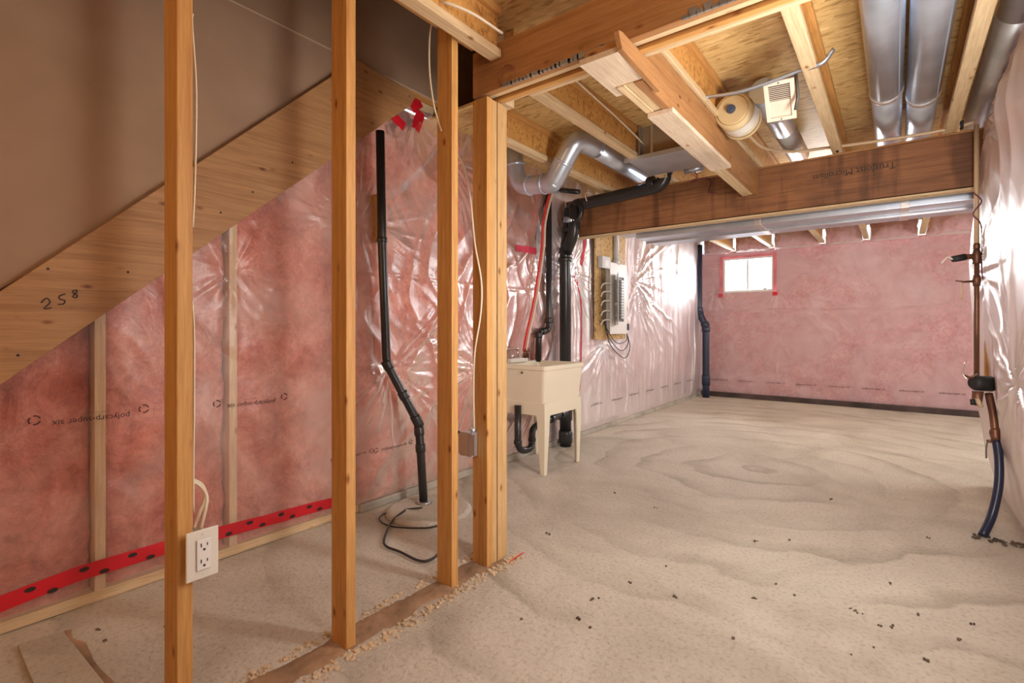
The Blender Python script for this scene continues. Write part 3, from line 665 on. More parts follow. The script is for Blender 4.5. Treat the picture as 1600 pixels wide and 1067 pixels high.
# triple beam running away below the joists
BX0, BX1 = -0.968, -0.85; BB = 2.195
be = empty('carrying_beam', ((BX0+BX1)/2, 3.0, BB), 'three-ply wooden drop beam running away from the header', 'beam')
for k in range(3):
    box('board', BX0+k*0.0395, BX0+k*0.0395+0.0375, 2.01, 4.272+0.01*(k == 2), BB+0.004*(k == 1), 2.405, headw['y'] if k == 2 else pale['y'], be, 0.003)
box('packing_block', BX0-0.03, BX1, 1.775, 2.005, 2.230, HB-0.012, headw['x'], be, 0.003)
box('pad_board', BX0-0.045, BX1+0.005, 1.76, 2.10, 2.204, 2.228, plyw, be, 0.002)
prism('side_board', [(1.75, 2.205), (2.13, 2.185), (2.13, 2.27), (1.75, 2.27), (1.72, 2.262)], 'x', BX1+0.008, BX1+0.030, headw['y'], be, 0.002)
box('pad_board', BX0+0.008, BX1+0.015, 2.33, 3.38, BB-0.024, BB-0.001, plyw, be, 0.002)
# big laminated beam
MB, MT, MY = 2.045, 2.395, 4.30
mb = empty('laminated_beam', (-1.0, MY+0.05, MB), 'deep dark laminated wood beam crossing the whole room', 'beam')
fr_ply = box('ply', -2.62, 0.78, MY, MY+0.044, MB+0.006, MT, beamw['x'], mb, 0.002)
box('ply', -2.62, 0.78, MY+0.046, MY+0.09, MB, MT-0.01, beamw['x'], mb, 0.002)
box('bottom_strip', -2.62, 0.78, MY-0.003, MY+0.088, MB-0.016, MB-0.001, pale['x'], mb, 0.002)
box('top_strip', -2.62, 0.78, MY-0.012, MY+0.09, MT+0.001, MT+0.013, headw['x'], mb, 0.002)
q = U(1332, 268, Y=MY)
lettering('printed_lettering', 'TrusJoist Microllam', 0.062, lambda a, b: (q.x-a, MY-0.0015, q.z-b+0.02), darkink, mb)
# I-joists
def ijoist(x, y0, y1, label, grp='I-joists under the subfloor'):
    e = empty('floor_joist', (x, (y0+y1)/2, JB), label, 'joist', grp)
    box('flange', x-0.031, x+0.031, y0, y1, JB, JB+0.038, pale['y'], e, 0.003)
    box('flange', x-0.031, x+0.031, y0, y1, JT-0.038, JT, wood['y'], e, 0.003)
    box('web', x-0.005, x+0.005, y0, y1, JB+0.038, JT-0.038, osb_web, e, 0)
lbl = ['joist nearest the left film wall, above the galvanised vent elbow', 'second joist from the left film wall, left of the sheet metal panel', 'joist directly above the three-ply drop beam', 'joist at the end of the metal strap, left of the twin round ducts', 'joist right of the twin round ducts', 'joist hidden at the far right behind the wrapped wall']
for i, (x, l_) in enumerate(zip(JX, lbl)):
    if i == 5: continue
    elif i == 0: ijoist(x, 2.5, 8.7, l_)
    else: ijoist(x, 1.99, 8.7, l_)
ijoist(-1.49, -1.7, 1.815, 'short joist beside the top plate, near side of the header')
o = box('squash_block', -1.64, -1.585, 1.99, 2.08, 2.3, JT, pale['z'], None); tag(o, 'upright wooden block behind the header at the post', 'block')
o = box('rim_joist', -1.452, 0.75, 1.60, 1.64, JB+0.04, JT-0.001, osb_web, None); tag(o, 'brown strand board rim behind the top plate, above the header', 'board')
bpy.data.objects.remove(o)

# ------------------------------------------------------------------ ducts and ceiling services
def ring(name, c, d, r, wdt, mat, par, seg=28):
    d = Vector(d).normalized(); c = Vector(c)
    tube(name, [c-d*wdt/2, c-d*wdt/4, c+d*wdt/4, c+d*wdt/2], [r*0.995, r*1.02, r*1.02, r*0.995], mat, par, seg)
for x, yj, lb in ((-0.045, 3.58, 'left round galvanised duct of the pair between the joists'), (0.125, 3.75, 'right round galvanised duct of the pair between the joists')):
    zc = JB+0.105
    e = empty('round_duct', (x, 3.5, zc-0.08), lb, 'duct', 'twin round ducts')
    tube('duct_section', [(x, 1.99, zc), (x, yj, zc)], 0.079, galv, e, 36)
    tube('duct_section', [(x, yj+0.001, zc+0.002), (x, 4.6, zc+0.002)], 0.075, galv, e, 36)
    ring('foil_tape', (x, yj, zc), (0, 1, 0), 0.081, 0.05, foil, e, 36)
    box('seam', x+0.055, x+0.062, 1.99, yj-0.03, zc-0.060, zc-0.053, galv, e, 0.001)
e = empty('round_duct', (0.49, 3.5, JB+0.03), 'dark round duct at the far right ceiling above the wrapped wall', 'duct')
tube('duct_section', [(0.425, 2.0, JB+0.115), (0.425, 3.0, JB+0.115)], 0.082, galv, e, 36)
tube('duct_section', [(0.425, 3.001, JB+0.115), (0.425, 4.6, JB+0.115)], 0.079, galv_dull, e, 36)
ring('collar', (0.425, 2.62, JB+0.115), (0, 1, 0), 0.086, 0.05, galv, e, 36)
e = empty('round_duct', (-0.62, 3.8, JB+0.05), 'short round duct behind the slotted register', 'duct')
tube('duct_section', [(-0.62, 3.22, JB+0.13), (-0.62, 3.9, JB+0.13)], 0.075, galv, e, 32)
tube('duct_section', [(-0.62, 3.901, JB+0.13), (-0.62, 4.6, JB+0.13)], 0.072, galv_dull, e, 32)
# register
e = empty('air_register', (-0.5, 2.92, 2.3), 'cream slotted air register hanging beside a metal strap', 'register')
C0 = U(1190, 130, Y=2.86); C1 = U(1240, 120, Y=2.86); C2 = U(1202, 190, Y=3.02); C3 = U(1246, 182, Y=3.02)
ctr = (C0+C1+C2+C3)/4; ux = ((C1-C0)+(C3-C2)); ux.normalize(); uy = ((C0-C2)+(C1-C3)).normalized(); uy = (uy-ux*uy.dot(ux)).normalized(); uz = ux.cross(uy)
W_, H_ = ((C1-C0).length+(C3-C2).length)/2, ((C0-C2).length+(C1-C3).length)/2
M = Matrix(((ux.x, uy.x, uz.x, ctr.x), (ux.y, uy.y, uz.y, ctr.y), (ux.z, uy.z, uz.z, ctr.z), (0, 0, 0, 1)))
reg = mat_plain('cream_enamel', (0.80, 0.68, 0.55), 0.4)
bw = 0.02
for (a, b, c, d) in ((-W_/2, -W_/2+bw, -H_/2, H_/2), (W_/2-bw, W_/2, -H_/2, H_/2), (-W_/2+bw, W_/2-bw, H_/2-bw, H_/2), (-W_/2+bw, W_/2-bw, -H_/2, -H_/2+bw)):
    box('frame', a, b, c, d, 0, 0.012, reg, e, 0.001, M)
box('backing', -W_/2+0.01, W_/2-0.01, -H_/2+0.01, H_/2-0.01, -0.05, -0.012, dark_metal, e, 0, M)
nl = 18
for k in range(nl):
    yy = -H_/2+bw+(H_-2*bw)*(k+0.5)/nl
    ang = 0.9 if k >= nl/2 else -0.5
    Mk = M @ Matrix.Translation((0, yy, 0.002)) @ Matrix.Rotation(ang, 4, 'X')
    box('louver', -W_/2+bw, W_/2-bw, -0.0042, 0.0042, -0.0012, 0.0012, reg, e, 0, Mk)
for sx_, sy_ in ((0, 1), (0, -1)): 
    bm = bmesh.new(); add_tube(bm, [M @ Vector((sx_, sy_*(H_/2-0.01), 0.011)), M @ Vector((sx_, sy_*(H_/2-0.01), 0.015))], 0.004, 8); link('screw', bm, dark_metal, e)
# strap
sp = smoothpts([U(1102, 150, Y=2.86)+Vector((0.01, 0, -0.02)), U(1103, 152, Y=2.86), U(1150, 145, Y=2.83), U(1195, 131, Y=2.83), U(1245, 112, Y=2.82), U(1284, 99, Y=2.80), U(1303, 76, Y=2.80)], 5)
o = tube('metal_strap', sp, 0.011, galv, None, 4, True, 0.25); tag(o, 'thin bent galvanised strap spanning from drop beam to joist', 'strap')
o = tube('hanger_strip', [U(1243, 112, Y=2.88), U(1247, 150, Y=2.9), U(1243, 172, Y=2.92)], 0.008, dark_metal, None, 4, True, 0.3); tag(o, 'dark metal hanger strip on the right edge of the register', 'strap')
# drum with cable
q = U(1144, 172, Y=3.10)
e = empty('cable_drum', (q.x, 3.2, q.z-0.1), 'round tan drum with dark blue hub and printed label beside the drop beam', 'drum')
tube('drum_body', [(q.x, 3.10, q.z), (q.x, 3.105, q.z), (q.x+0.01, 3.24, q.z-0.005), (q.x+0.01, 3.30, q.z-0.005)], [0.092, 0.102, 0.104, 0.104], drumtop, e, 40)
tube('drum_cap', [(q.x, 3.095, q.z), (q.x, 3.10, q.z)], [0.080, 0.088], drumtop, e, 40)
tube('drum_label', [(q.x+0.004, 3.15, q.z-0.002), (q.x+0.01, 3.26, q.z-0.004)], 0.1055, white_pl, e, 40, False)
tube('drum_rim', [(q.x+0.01, 3.285, q.z-0.005), (q.x+0.01, 3.30, q.z-0.005)], 0.111, drumtop, e, 40)
tube('hub', [(q.x-0.005, 3.075, q.z+0.005), (q.x-0.005, 3.094, q.z+0.005)], [0.022, 0.026], bluehub, e, 20)
ys_ = q.y
# grey conduit along the beam
cd = [Vector((q.x+0.05, 3.31, q.z-0.09)), U(1172, 214, Y=3.5), U(1196, 232, Y=3.85), U(1240, 237, Y=4.22)]+[U(a, b, Y=4.24) for a, b in ((1300, 230), (1400, 216), (1480, 202), (1525, 190))]
o = cable('water_pipe', cd, 0.011, beigep, None); tag(o, 'thin beige pipe running crosswise along the top of the laminated beam', 'pipe')
for px, py in ((1308, 229), (1503, 192)):
    q3 = U(px, py+2, Y=4.23); o = box('pipe_clip', q3.x-0.008, q3.x+0.008, 4.218, 4.262, q3.z-0.025, q3.z+0.02, rubber, None); tag(o, 'small black clip on the beige pipe '+('near the strap joist' if px < 1400 else 'near the right wall corner'), 'clip', 'pipe clips')
# sheet metal panning
e = empty('return_air_pan', (-1.25, 3.7, JB-0.02), 'shiny sheet metal pan closing a joist bay beside the drop beam', 'duct panel')
box('bottom_sheet', -1.60, -0.975, 3.50, 3.96, JB-0.010, JB-0.004, galv, e, 0.002)
box('folded_edge', -1.62, -0.975, 3.49, 3.502, JB-0.022, JB+0.012, galv, e, 0.002)
box('end_panel', -1.515, -0.975, 3.56, 3.566, JB+0.002, JT-0.001, cardb, e, 0.001)
box('side_panel', -1.512, -1.505, 3.50, 3.556, JB+0.002, JT-0.001, galv_dull, e, 0.001)
box('tape_strip', -1.44, -1.42, 3.550, 3.558, JB+0.002, JT-0.003, foil, e, 0)
# duct trunk behind beam
e = empty('trunk_duct', (-0.7, 4.75, 2.0), 'long rectangular galvanised trunk duct behind the laminated beam', 'duct')
tx = [-1.95, -0.9, 0.05, 0.56]
for i, (a, b) in enumerate(zip(tx, tx[1:])):
    box('duct_section', a+0.002, b-0.002, 4.46, 4.98, 1.99+0.003*i, 2.25, galv, e, 0.004)
    if i: box('foil_tape', a-0.025, a+0.025, 4.455, 4.985, 1.985+0.003*i, 2.254, foil, e, 0.002)
box('drive_cleat', -1.95, 0.52, 4.70, 4.712, 1.976, 1.992, galv_dull, e, 0)
box('end_cap', 0.50, 0.56, 4.452, 4.99, 1.98, 2.26, foil, e, 0.003)
box('duct_section', -2.25, -1.955, 4.5, 4.9, 2.09, 2.30, galv_dull, e, 0.004)
o = box('metal_patch', -2.1, -1.85, 5.5, 5.9, 2.34, 2.405, galv_dull, None); tag(o, 'dull metal patch under the joists beyond the trunk duct', 'panel')
# vent with elbows
e = empty('vent_duct', (-2.2, 3.3, 2.2), 'galvanised round vent with elbows rising from the film wall', 'vent duct')
V = [Vector(p) for p in ((-2.47, 3.22, 2.62), (-2.44, 3.26, 2.30), (-2.07, 3.20, 2.25), (-1.85, 3.16, 2.52), (-1.83, 3.35, 2.53), (-1.83, 4.28, 2.53))]
rv = 0.073
tube('duct_section', fillet(V[:3]+[V[2].lerp(V[3], 0.15)], 0.11, 3)[:-1], rv, galv, e, 24)
tube('elbow', fillet([V[2].lerp(V[1], 0.25), V[2], V[3], V[4], V[4].lerp(V[5], 0.1)], 0.12, 4), rv*1.03, galv, e, 24)
tube('duct_section', [V[4].lerp(V[5], 0.08), V[5]], rv*0.99, galv, e, 24)
for a, b, t in ((V[0], V[1], 0.45), (V[1], V[2], 0.35), (V[1], V[2], 0.78), (V[2], V[3], 0.5)):
    ring('crimp_joint', a.lerp(b, t), b-a, rv*1.06, 0.02, galv, e, 24)
# small wires and scraps by the beam
for i, (lb, m_, pts) in enumerate((('thin red wires tangled in front of the beam under the metal pan', cab_p, ((1075, 262), (1090, 275), (1080, 285), (1100, 278), (1112, 285), (1108, 300), (1120, 302))),)):
    o = cable('wire', [U(a, b, Y=4.285) for a, b in pts], 0.004, m_); tag(o, lb, 'wire')
o = tube('duct_boot', [U(1070, 266, Y=4.24), U(1098, 260, Y=4.24)], 0.035, galv, None, 16); tag(o, 'small galvanised duct stub beside the black elbow', 'duct')
# ceiling cables
o = cable('ceiling_cable', [Vector((-1.46, 2.02, 2.60)), Vector((-1.45, 2.6, 2.555)), Vector((-1.45, 3.1, 2.52)), Vector((-1.47, 3.5, 2.50))], 0.006, cab_w); tag(o, 'white cable sagging along a joist web in the ceiling', 'cable')
o = cable('ceiling_cable', [Vector((-1.56, 0.95, 2.60)), Vector((-1.54, 1.15, 2.66-.035)), Vector((-1.50, 1.4, 2.585)), Vector((-1.50, 1.81, 2.57))], 0.005, cab_w); tag(o, 'white cable over the top plate beside the header', 'cable')
bpy.data.objects.remove(o)
o = cable('ceiling_cable', [U(684, 4, X=-1.5), U(700, 5, X=-1.45), U(740, 22, X=-1.4), U(785, 52, X=-1.37)], 0.006, cab_w); tag(o, 'white cable above the top plate, ending behind the header', 'cable')

# ------------------------------------------------------------------ black drains
def pipe_thing(name, label, pts, r, mat=black_abs, collars=(), cat='pipe', fil=0.05, group=None, seg=20, cr=1.18, cm=None):
    pts = [Vector(p) for p in pts]
    e = empty(name, (pts[-1].x, pts[-1].y, min(p.z for p in pts)), label, cat, group)
    tube('pipe_run', fillet(pts, fil, 4), r, mat, e, seg)
    for i, t, wd in collars:
        a, b = pts[i], pts[i+1]; c = a.lerp(b, t); ring('coupling', c, b-a, r*cr, wd, cm or mat, e, seg)
    return e
pipe_thing('sump_pipe', 'long black drain pipe with an offset bend standing on the stair-side floor',
    [U(594, 205, X=-2.52), U(597, 380, X=-2.54), U(604, 567, X=-2.55), U(654, 662, X=-2.47), U(657, 700, X=-2.44), Vector((-2.42, 2.21, 0.012))], 0.027,
    collars=((0, .97, .03), (2, .03, .06), (2, .52, .05), (2, .95, .08), (3, .3, .06), (4, .0, .05)))
lid = empty('concrete_disc', (-2.36, 2.2, 0), 'low round concrete sump lid around the black pipe foot', 'lid')
tube('lid_disc', [(-2.33, 2.17, -0.005), (-2.33, 2.17, 0.012), (-2.33, 2.17, 0.02)], [0.27, 0.265, 0.24], floor_m, lid, 40)
tube('pipe_flange', [(-2.42, 2.21, 0.02), (-2.42, 2.21, 0.032)], [0.055, 0.04], galv_dull, lid, 20)
G = lambda px, py, z=0.012: U(px, py, Z=z)
o = cable('floor_wire', [G(633, 797, .03), G(612, 815), G(601, 840), G(603, 853), G(625, 862), G(655, 876), G(677, 872), G(700, 850), G(712, 838)], 0.0065, cab_k); tag(o, 'black wire lying in a loose loop on the floor by the sump lid', 'wire')
o = cable('floor_wire', [G(660, 793, .035), G(625, 797), G(600, 803), G(593, 812), G(610, 822), G(650, 825), G(680, 822), G(715, 805), G(724, 795), G(712, 785)], 0.005, cab_k); tag(o, 'thin dark wire ring around the sump lid', 'wire')
# main stack
SX = -2.50
s0 = Vector((-2.49, 4.16, 2.30)); s1 = U(866, 400, Y=4.17); s2 = Vector((-2.55, 4.17, 0.0))
e = pipe_thing('drain_stack', 'thick black drain stack standing at the end of the laminated beam', [s0+Vector((0, 0, 0.0)), Vector((-2.555, 4.17, 1.85)), s2], 0.056,
    collars=((0, .15, .12), (0, .45, .05), (0, .9, .06), (1, .02, .04), (1, .82, .16), (1, .95, .12)), seg=24)
tube('wye_branch', fillet([Vector((-2.54, 4.16, 1.88)), Vector((-2.425, 4.12, 2.05)), Vector((-2.42, 4.12, 2.30))], 0.06), 0.056, black_abs, e, 20)
tube('cross_pipe', fillet([Vector((-2.49, 4.16, 2.27)), Vector((-2.44, 4.15, 2.315)), U(1036, 290, Y=4.15), U(1036, 290, Y=4.15)+Vector((0.05, 0.0, 0.2))], 0.10, 6), 0.055, black_abs, e, 24)
ring('coupling', U(1018, 287, Y=4.15), (1, 0, 0.1), 0.060, 0.06, black_abs, e, 24)
ring('coupling', Vector((-2.40, 4.15, 2.316)), (1, 0, 0.1), 0.060, 0.05, black_abs, e, 24)
for (px, py, l_) in ((920, 315, 'white strap looped round the horizontal black pipe'),):
    q = U(px, py-4, Y=4.15); bm = bmesh.new()
    add_tube(bm, [q+Vector((0.01*math.sin(t*2), 0.060*math.cos(t), 0.062*math.sin(t))) for t in np.linspace(0, 2*math.pi, 20)], 0.005, 6)
    link('strap', bm, cab_w, e)
pipe_thing('vent_pipe', 'thin black vent pipe stepping down behind the drain stack towards the tub',
    [U(857, 290, X=-2.6), U(858, 505, X=-2.6), U(856, 516, X=-2.6), U(842, 519, X=-2.6), U(841, 565, X=-2.6)], 0.029,
    collars=((0, .98, .05), (2, .5, .08), (3, .1, .05)), fil=0.04)
q = [U(906, 318, Y=4.1), U(909, 333, Y=4.1), U(903, 345, Y=4.1), U(880, 343, Y=4.1)]
pipe_thing('loop_pipe', 'small black loop pipe with a bright clamp in front of the beam end', [q[0], q[1], q[2], q[3]], 0.026, collars=((2, .25, .03), (2, .8, .03)), fil=0.06, cm=chrome)
o = tube('pipe_clamp', [U(884, 343, Y=4.09), U(896, 345, Y=4.09)], 0.029, galv, None, 20); tag(o, 'shiny steel clamp sleeve on the small black loop pipe', 'clamp')
o = tube('upper_drain_pipe', [U(868, 296, Y=4.22), U(905, 300, Y=4.22)], 0.024, black_abs, None, 14); tag(o, 'short black pipe tucked above the horizontal drain', 'pipe')
# far corner pipe
pipe_thing('corner_pipe', 'black drain pipe with an offset in the far left corner',
    [U(1092, 383, Y=8.5), U(1092, 487, Y=8.5), U(1103, 510, Y=8.5), U(1103, 600, Y=8.5), Vector((U(1103, 600, Y=8.5).x, 8.5, 0))], 0.055, bluehose,
    collars=((0, .97, .08), (1, .1, .06), (1, .9, .08), (2, .05, .08), (2, .93, .16)), fil=0.05)
# red and pale water pipes
pw = [U(849, 345, X=-2.585), U(846, 390, X=-2.59), U(834, 470, X=-2.59), U(823, 520, X=-2.59), U(818, 548, X=-2.57)]
o = cable('water_pipe', [U(862, 290, X=-2.56)]+pw, 0.0105, redp); tag(o, 'red flexible water pipe coming down to the tub faucet', 'pipe')
o = cable('water_pipe', [p+Vector((0.0, 0.038, 0.0)) for p in [U(862, 290, X=-2.56)]+pw], 0.0105, clearp); tag(o, 'pale flexible water pipe beside the red one above the tub', 'pipe')
o = cable('water_pipe', [U(902, 262, Y=4.1), U(906, 280, Y=4.1)], 0.012, redp); tag(o, 'short piece of red pipe rising beside the metal pan', 'pipe')
bpy.data.objects.remove(o)

# ------------------------------------------------------------------ laundry tub
TX0, TX1, TY0, TY1 = -2.63, -2.13, 3.19, 3.80
e = empty('laundry_tub', ((TX0+TX1)/2, (TY0+TY1)/2, 0), 'cream plastic laundry tub on four tapered legs behind the post', 'tub')
def loft(rects):
    bm = bmesh.new(); R = []
    for (x0, x1, y0, y1, z) in rects:
        r = min(0.03, (x1-x0)/4); ring_ = []
        for cx, cy, a in ((x1-r, y1-r, 0), (x0+r, y1-r, 90), (x0+r, y0+r, 180), (x1-r, y0+r, 270)):
            for k in range(4):
                t = math.radians(a+k*30); ring_.append(bm.verts.new((cx+r*math.cos(t), cy+r*math.sin(t), z)))
        R.append(ring_)
    for A_, B_ in zip(R, R[1:]):
        for k in range(16): bm.faces.new((A_[k], A_[(k+1) % 16], B_[(k+1) % 16], B_[k]))
    bm.faces.new(R[-1])
    bmesh.ops.recalc_face_normals(bm, faces=bm.faces)
    return bm
i_ = lambda d, z: (TX0+d, TX1-d, TY0+d, TY1-d, z)
bm = loft([i_(0.035, 0.535), i_(0.03, 0.56), i_(0.012, 0.80), i_(0.010, 0.815), i_(0.0, 0.82), i_(0.0, 0.850), i_(0.004, 0.853), i_(0.022, 0.853), i_(0.03, 0.84), i_(0.06, 0.58), i_(0.09, 0.56)])
link('basin', bm, tub_pl, e)
for (x0, x1, y0, y1) in ((TX0+0.022, TX1-0.022, TY0+0.022, TY0+0.034), (TX0+0.022, TX1-0.022, TY1-0.034, TY1-0.022), (TX0+0.022, TX0+0.034, TY0+0.034, TY1-0.034), (TX1-0.034, TX1-0.022, TY0+0.034, TY1-0.034)):
    box('skirt', x0, x1, y0, y1, 0.46, 0.56, tub_pl, e, 0.003)
for sx_ in (0, 1):
    for sy_ in (0, 1):
        x = TX0+0.022 if sx_ == 0 else TX1-0.022; y = TY0+0.022 if sy_ == 0 else TY1-0.022
        dx = 1 if sx_ == 0 else -1; dy = 1 if sy_ == 0 else -1
        bm = bmesh.new(); rg_ = []
        for z, wv_, off in ((0.50, 0.085, 0), (0.40, 0.07, 0.002), (0.0, 0.036, 0.012)):
            a = [(x+dx*off, y+dy*off), (x+dx*(off+wv_), y+dy*off), (x+dx*(off+wv_), y+dy*(off+0.012)), (x+dx*(off+0.012), y+dy*(off+0.012)), (x+dx*(off+0.012), y+dy*(off+wv_)), (x+dx*off, y+dy*(off+wv_))]
            rg_.append([bm.verts.new((p[0], p[1], z)) for p in a])
        for A_, B_ in zip(rg_, rg_[1:]):
            for k in range(6): bm.faces.new((A_[k], A_[(k+1) % 6], B_[(k+1) % 6], B_[k]))
        bm.faces.new(rg_[-1]); bm.faces.new(rg_[0]); bmesh.ops.recalc_face_normals(bm, faces=bm.faces)
        link('leg', bm, tub_pl, e)
q = U(817, 582, Y=TY0+0.02)
bm = bmesh.new(); add_tube(bm, [(q.x, TY0+0.022, q.z), (q.x, TY0+0.002, q.z)], 0.009, 10); link('bolt', bm, dark_metal, e)
# faucet
fx, fy, fz = -2.595, 3.47, 0.853
e = empty('tub_faucet', (fx, fy, fz), 'chrome faucet with brass inlets on the back of the laundry tub', 'faucet')
box('faucet_base', fx-0.02, fx+0.03, fy-0.14, fy+0.10, fz, fz+0.035, white_pl, e, 0.006)
tube('spout', fillet([(fx+0.01, fy-0.03, fz+0.035), (fx+0.01, fy-0.03, fz+0.12), (fx+0.03, fy-0.24, fz+0.12), (fx+0.03, fy-0.25, fz+0.05)], 0.04), 0.012, chrome, e, 12)
for dy in (-0.1, 0.07):
    tube('handle', [(fx, fy+dy, fz+0.035), (fx, fy+dy, fz+0.065), (fx, fy+dy, fz+0.07)], [0.012, 0.018, 0.010], chrome, e, 12)
for dy in (0.03, 0.068):
    tube('inlet_valve', [(fx+0.02, fy+dy+0.03, fz+0.03), (fx+0.02, fy+dy+0.03, fz+0.12)], 0.014, brass, e, 10)
    box('lever', fx+0.02, fx+0.06, fy+dy+0.015, fy+dy+0.03, fz+0.09, fz+0.10, brass, e, 0.002)
# trap under tub
tx_, ty_ = U(806, 640, X=-2.42).x, U(806, 640, X=-2.42).y
T = [Vector((-2.40, ty_, 0.53)), Vector((-2.40, ty_, 0.16)), Vector((-2.40, ty_+0.20, 0.14)), Vector((-2.42, ty_+0.22, 0.31)), Vector((-2.50, 4.10, 0.34))]
pipe_thing('p_trap', 'black curved trap pipe hanging under the laundry tub', T, 0.028, collars=((0, .8, .03), (2, .45, .03), (3, .2, .04), (3, .55, .05), (3, .85, .05)), fil=0.09)
o = cable('floor_wire', [G(846, 676), G(856, 692), G(868, 690)], 0.01, rubber); tag(o, 'short black hose end on the floor beside the drain stack foot', 'hose')

# ------------------------------------------------------------------ electrical board
by0, by1 = U(930, 450, X=-2.575).y, U(977, 450, X=-2.575).y
bd = box('backer_board', XL+0.07, XL+0.088, by0, by1, 1.02, 2.38, osb_board, None, 0.001); tag(bd, 'strand board backing on the film wall behind the breaker box', 'board')
BXf = XL+0.088
e = empty('breaker_panel', (BXf, 5.5, 1.1), 'grey electrical breaker panel with open white door on strand board', 'breaker panel')
p0, p1 = U(953, 460, X=-2.515).y, U(979, 460, X=-2.515).y
zt_, zb_ = 1.88, 1.08
box('cabinet', BXf+0.001, -2.520, p0+0.02, p1-0.02, zb_+0.01, zt_-0.01, grey_metal, e, 0.003)
fy0 = p0+(p1-p0)*0.36; fy1 = p0+(p1-p0)*0.82; fz0, fz1 = zb_+0.14, zt_-0.15
for (a, b, c, d) in ((p0, fy0, zb_, zt_), (fy1, p1, zb_, zt_), (fy0, fy1, zb_, fz0), (fy0, fy1, fz1, zt_)):
    box('cover_plate', -2.519, -2.511, a, b, c, d, white_en, e, 0.0005)
box('recess', -2.5195, -2.518, fy0, fy1, fz0, fz1, dark_metal, e, 0)
nb_ = 14
for k in range(nb_):
    z0_ = fz0+0.03+(fz1-fz0-0.06)*k/nb_
    for s_, (a, b) in enumerate(((fy0+0.03, (fy0+fy1)/2-0.012), ((fy0+fy1)/2+0.012, fy1-0.03))):
        if s_ == 0 and k in (1, 5): continue
        box('breaker', -2.517, -2.500, a, b, z0_+0.004, z0_+(fz1-fz0-0.06)/nb_-0.004, rubber if s_ == 0 else grey_metal, e, 0)
dm = Matrix.Translation((-2.507, fy0, 0)) @ Matrix.Rotation(math.radians(-68), 4, 'Z')
box('door', 0, 0.006, -0.30, 0, fz0-0.04, fz1+0.02, white_en, e, 0.001, Matrix.Translation((-2.507, fy0, 0)) @ Matrix.Rotation(math.radians(28), 4, 'Z'))
q = U(963, 400, X=-2.52)
tube('conduit', [(-2.545, (p0+p1)/2+0.0, zt_-0.01), (-2.545, (p0+p1)/2, 2.6)], 0.032, grey_metal, e, 16)
tube('conduit_fitting', [(-2.545, (p0+p1)/2, zt_-0.01), (-2.545, (p0+p1)/2, zt_+0.05)], 0.042, grey_metal, e, 16)
box('side_box', BXf+0.001, -2.52, p1+0.01, p1+0.09, zb_+0.04, zb_+0.12, rubber, e, 0.004)
e = empty('surge_box', (BXf, by0+0.15, 1.75), 'small grey device box with a white label left of the breaker panel', 'box')
box('case', BXf+0.001, BXf+0.06, by0+0.05, by0+0.24, 1.80, 1.93, grey_metal, e, 0.004)
box('label_sticker', BXf+0.0605, BXf+0.062, by0+0.10, by0+0.20, 1.82, 1.89, white_en, e, 0)
for k, z in enumerate((1.60, 1.51, 1.41, 1.30, 1.20)):
    o = cable('panel_cable', [Vector((BXf+0.05, p0+0.06, z)), Vector((BXf+0.075, p0-0.03, z+0.035)), Vector((BXf+0.04, by0+0.11, z+0.03)), Vector((BXf+0.012, by0+0.10, z-0.02))], 0.009, white_pl)
    tag(o, ['topmost', 'second from top', 'third from top', 'fourth from top', 'lowest'][k]+' of the white cable stubs left of the breaker panel', 'cable', 'cable stubs')
for k in range(3):
    o = cable('panel_cable', [Vector((BXf+0.03, by0+0.09+0.03*k, 1.80)), Vector((BXf+0.03, by0+0.11+0.03*k, 1.5)), Vector((BXf+0.03, by0+0.12+0.03*k, 1.25)), Vector((BXf+0.04, by0+0.2+0.03*k, 1.13-0.08*k)), Vector((BXf+0.08, p0+0.12+0.1*k, 0.98-0.09*k)), Vector((BXf+0.08, p1-0.06+0.05*k, 1.0-0.04*k)), Vector((BXf+0.05, p1+0.02, 1.10))], 0.005, cab_k)
    tag(o, ['upper', 'middle', 'lowest'][k]+' of the dark cable loops drooping below the breaker panel', 'cable', 'drooping panel cables')

# ------------------------------------------------------------------ water main at the right
mX = U(1526, 400, Y=4.18).x
e = empty('water_main', (mX, 4.18, 0.8), 'brown copper water main with valves at the right wall corner', 'pipe')
z1_ = U(1526, 195, Y=4.18).z; z2_ = U(1526, 380, Y=4.18).z; z3_ = U(1527, 592, Y=4.18).z
tube('upper_pipe', [(mX, 4.18, z1_), (mX, 4.18, z2_)], 0.013, beigep, e, 14)
tube('lower_pipe', [(mX, 4.18, z2_), (mX, 4.18, z3_)], 0.0135, brass, e, 14)
zz_ = lambda py: U(1527, py, Y=4.18).z
ring('coupling', (mX, 4.18, zz_(385)), (0, 0, 1), 0.017, 0.03, brass, e)
tube('valve_body', [(mX, 4.18, zz_(390)), (mX, 4.18, zz_(395)), (mX, 4.18, zz_(402)), (mX, 4.18, zz_(408)), (mX, 4.18, zz_(412))], [0.016, 0.021, 0.026, 0.019, 0.021], brass, e, 16)
tube('valve_arm', [(mX, 4.18, zz_(400)), (mX-0.06, 4.15, zz_(401)), (mX-0.10, 4.13, zz_(403))], [0.016, 0.018, 0.012], brass, e, 12)
tube('valve_handle', [(mX-0.055, 4.152, zz_(401)), (mX-0.115, 4.125, zz_(404))], [0.021, 0.019], rubber, e, 12)
cable('drip_tube', [(mX-0.115, 4.125, zz_(404)), (mX-0.14, 4.11, zz_(401)), (mX-0.17, 4.10, zz_(410))], 0.005, white_pl, e)
tube('tee', [(mX, 4.18, zz_(430)), (mX, 4.18, zz_(437)), (mX, 4.18, zz_(447))], [0.017, 0.021, 0.017], brass, e, 14)
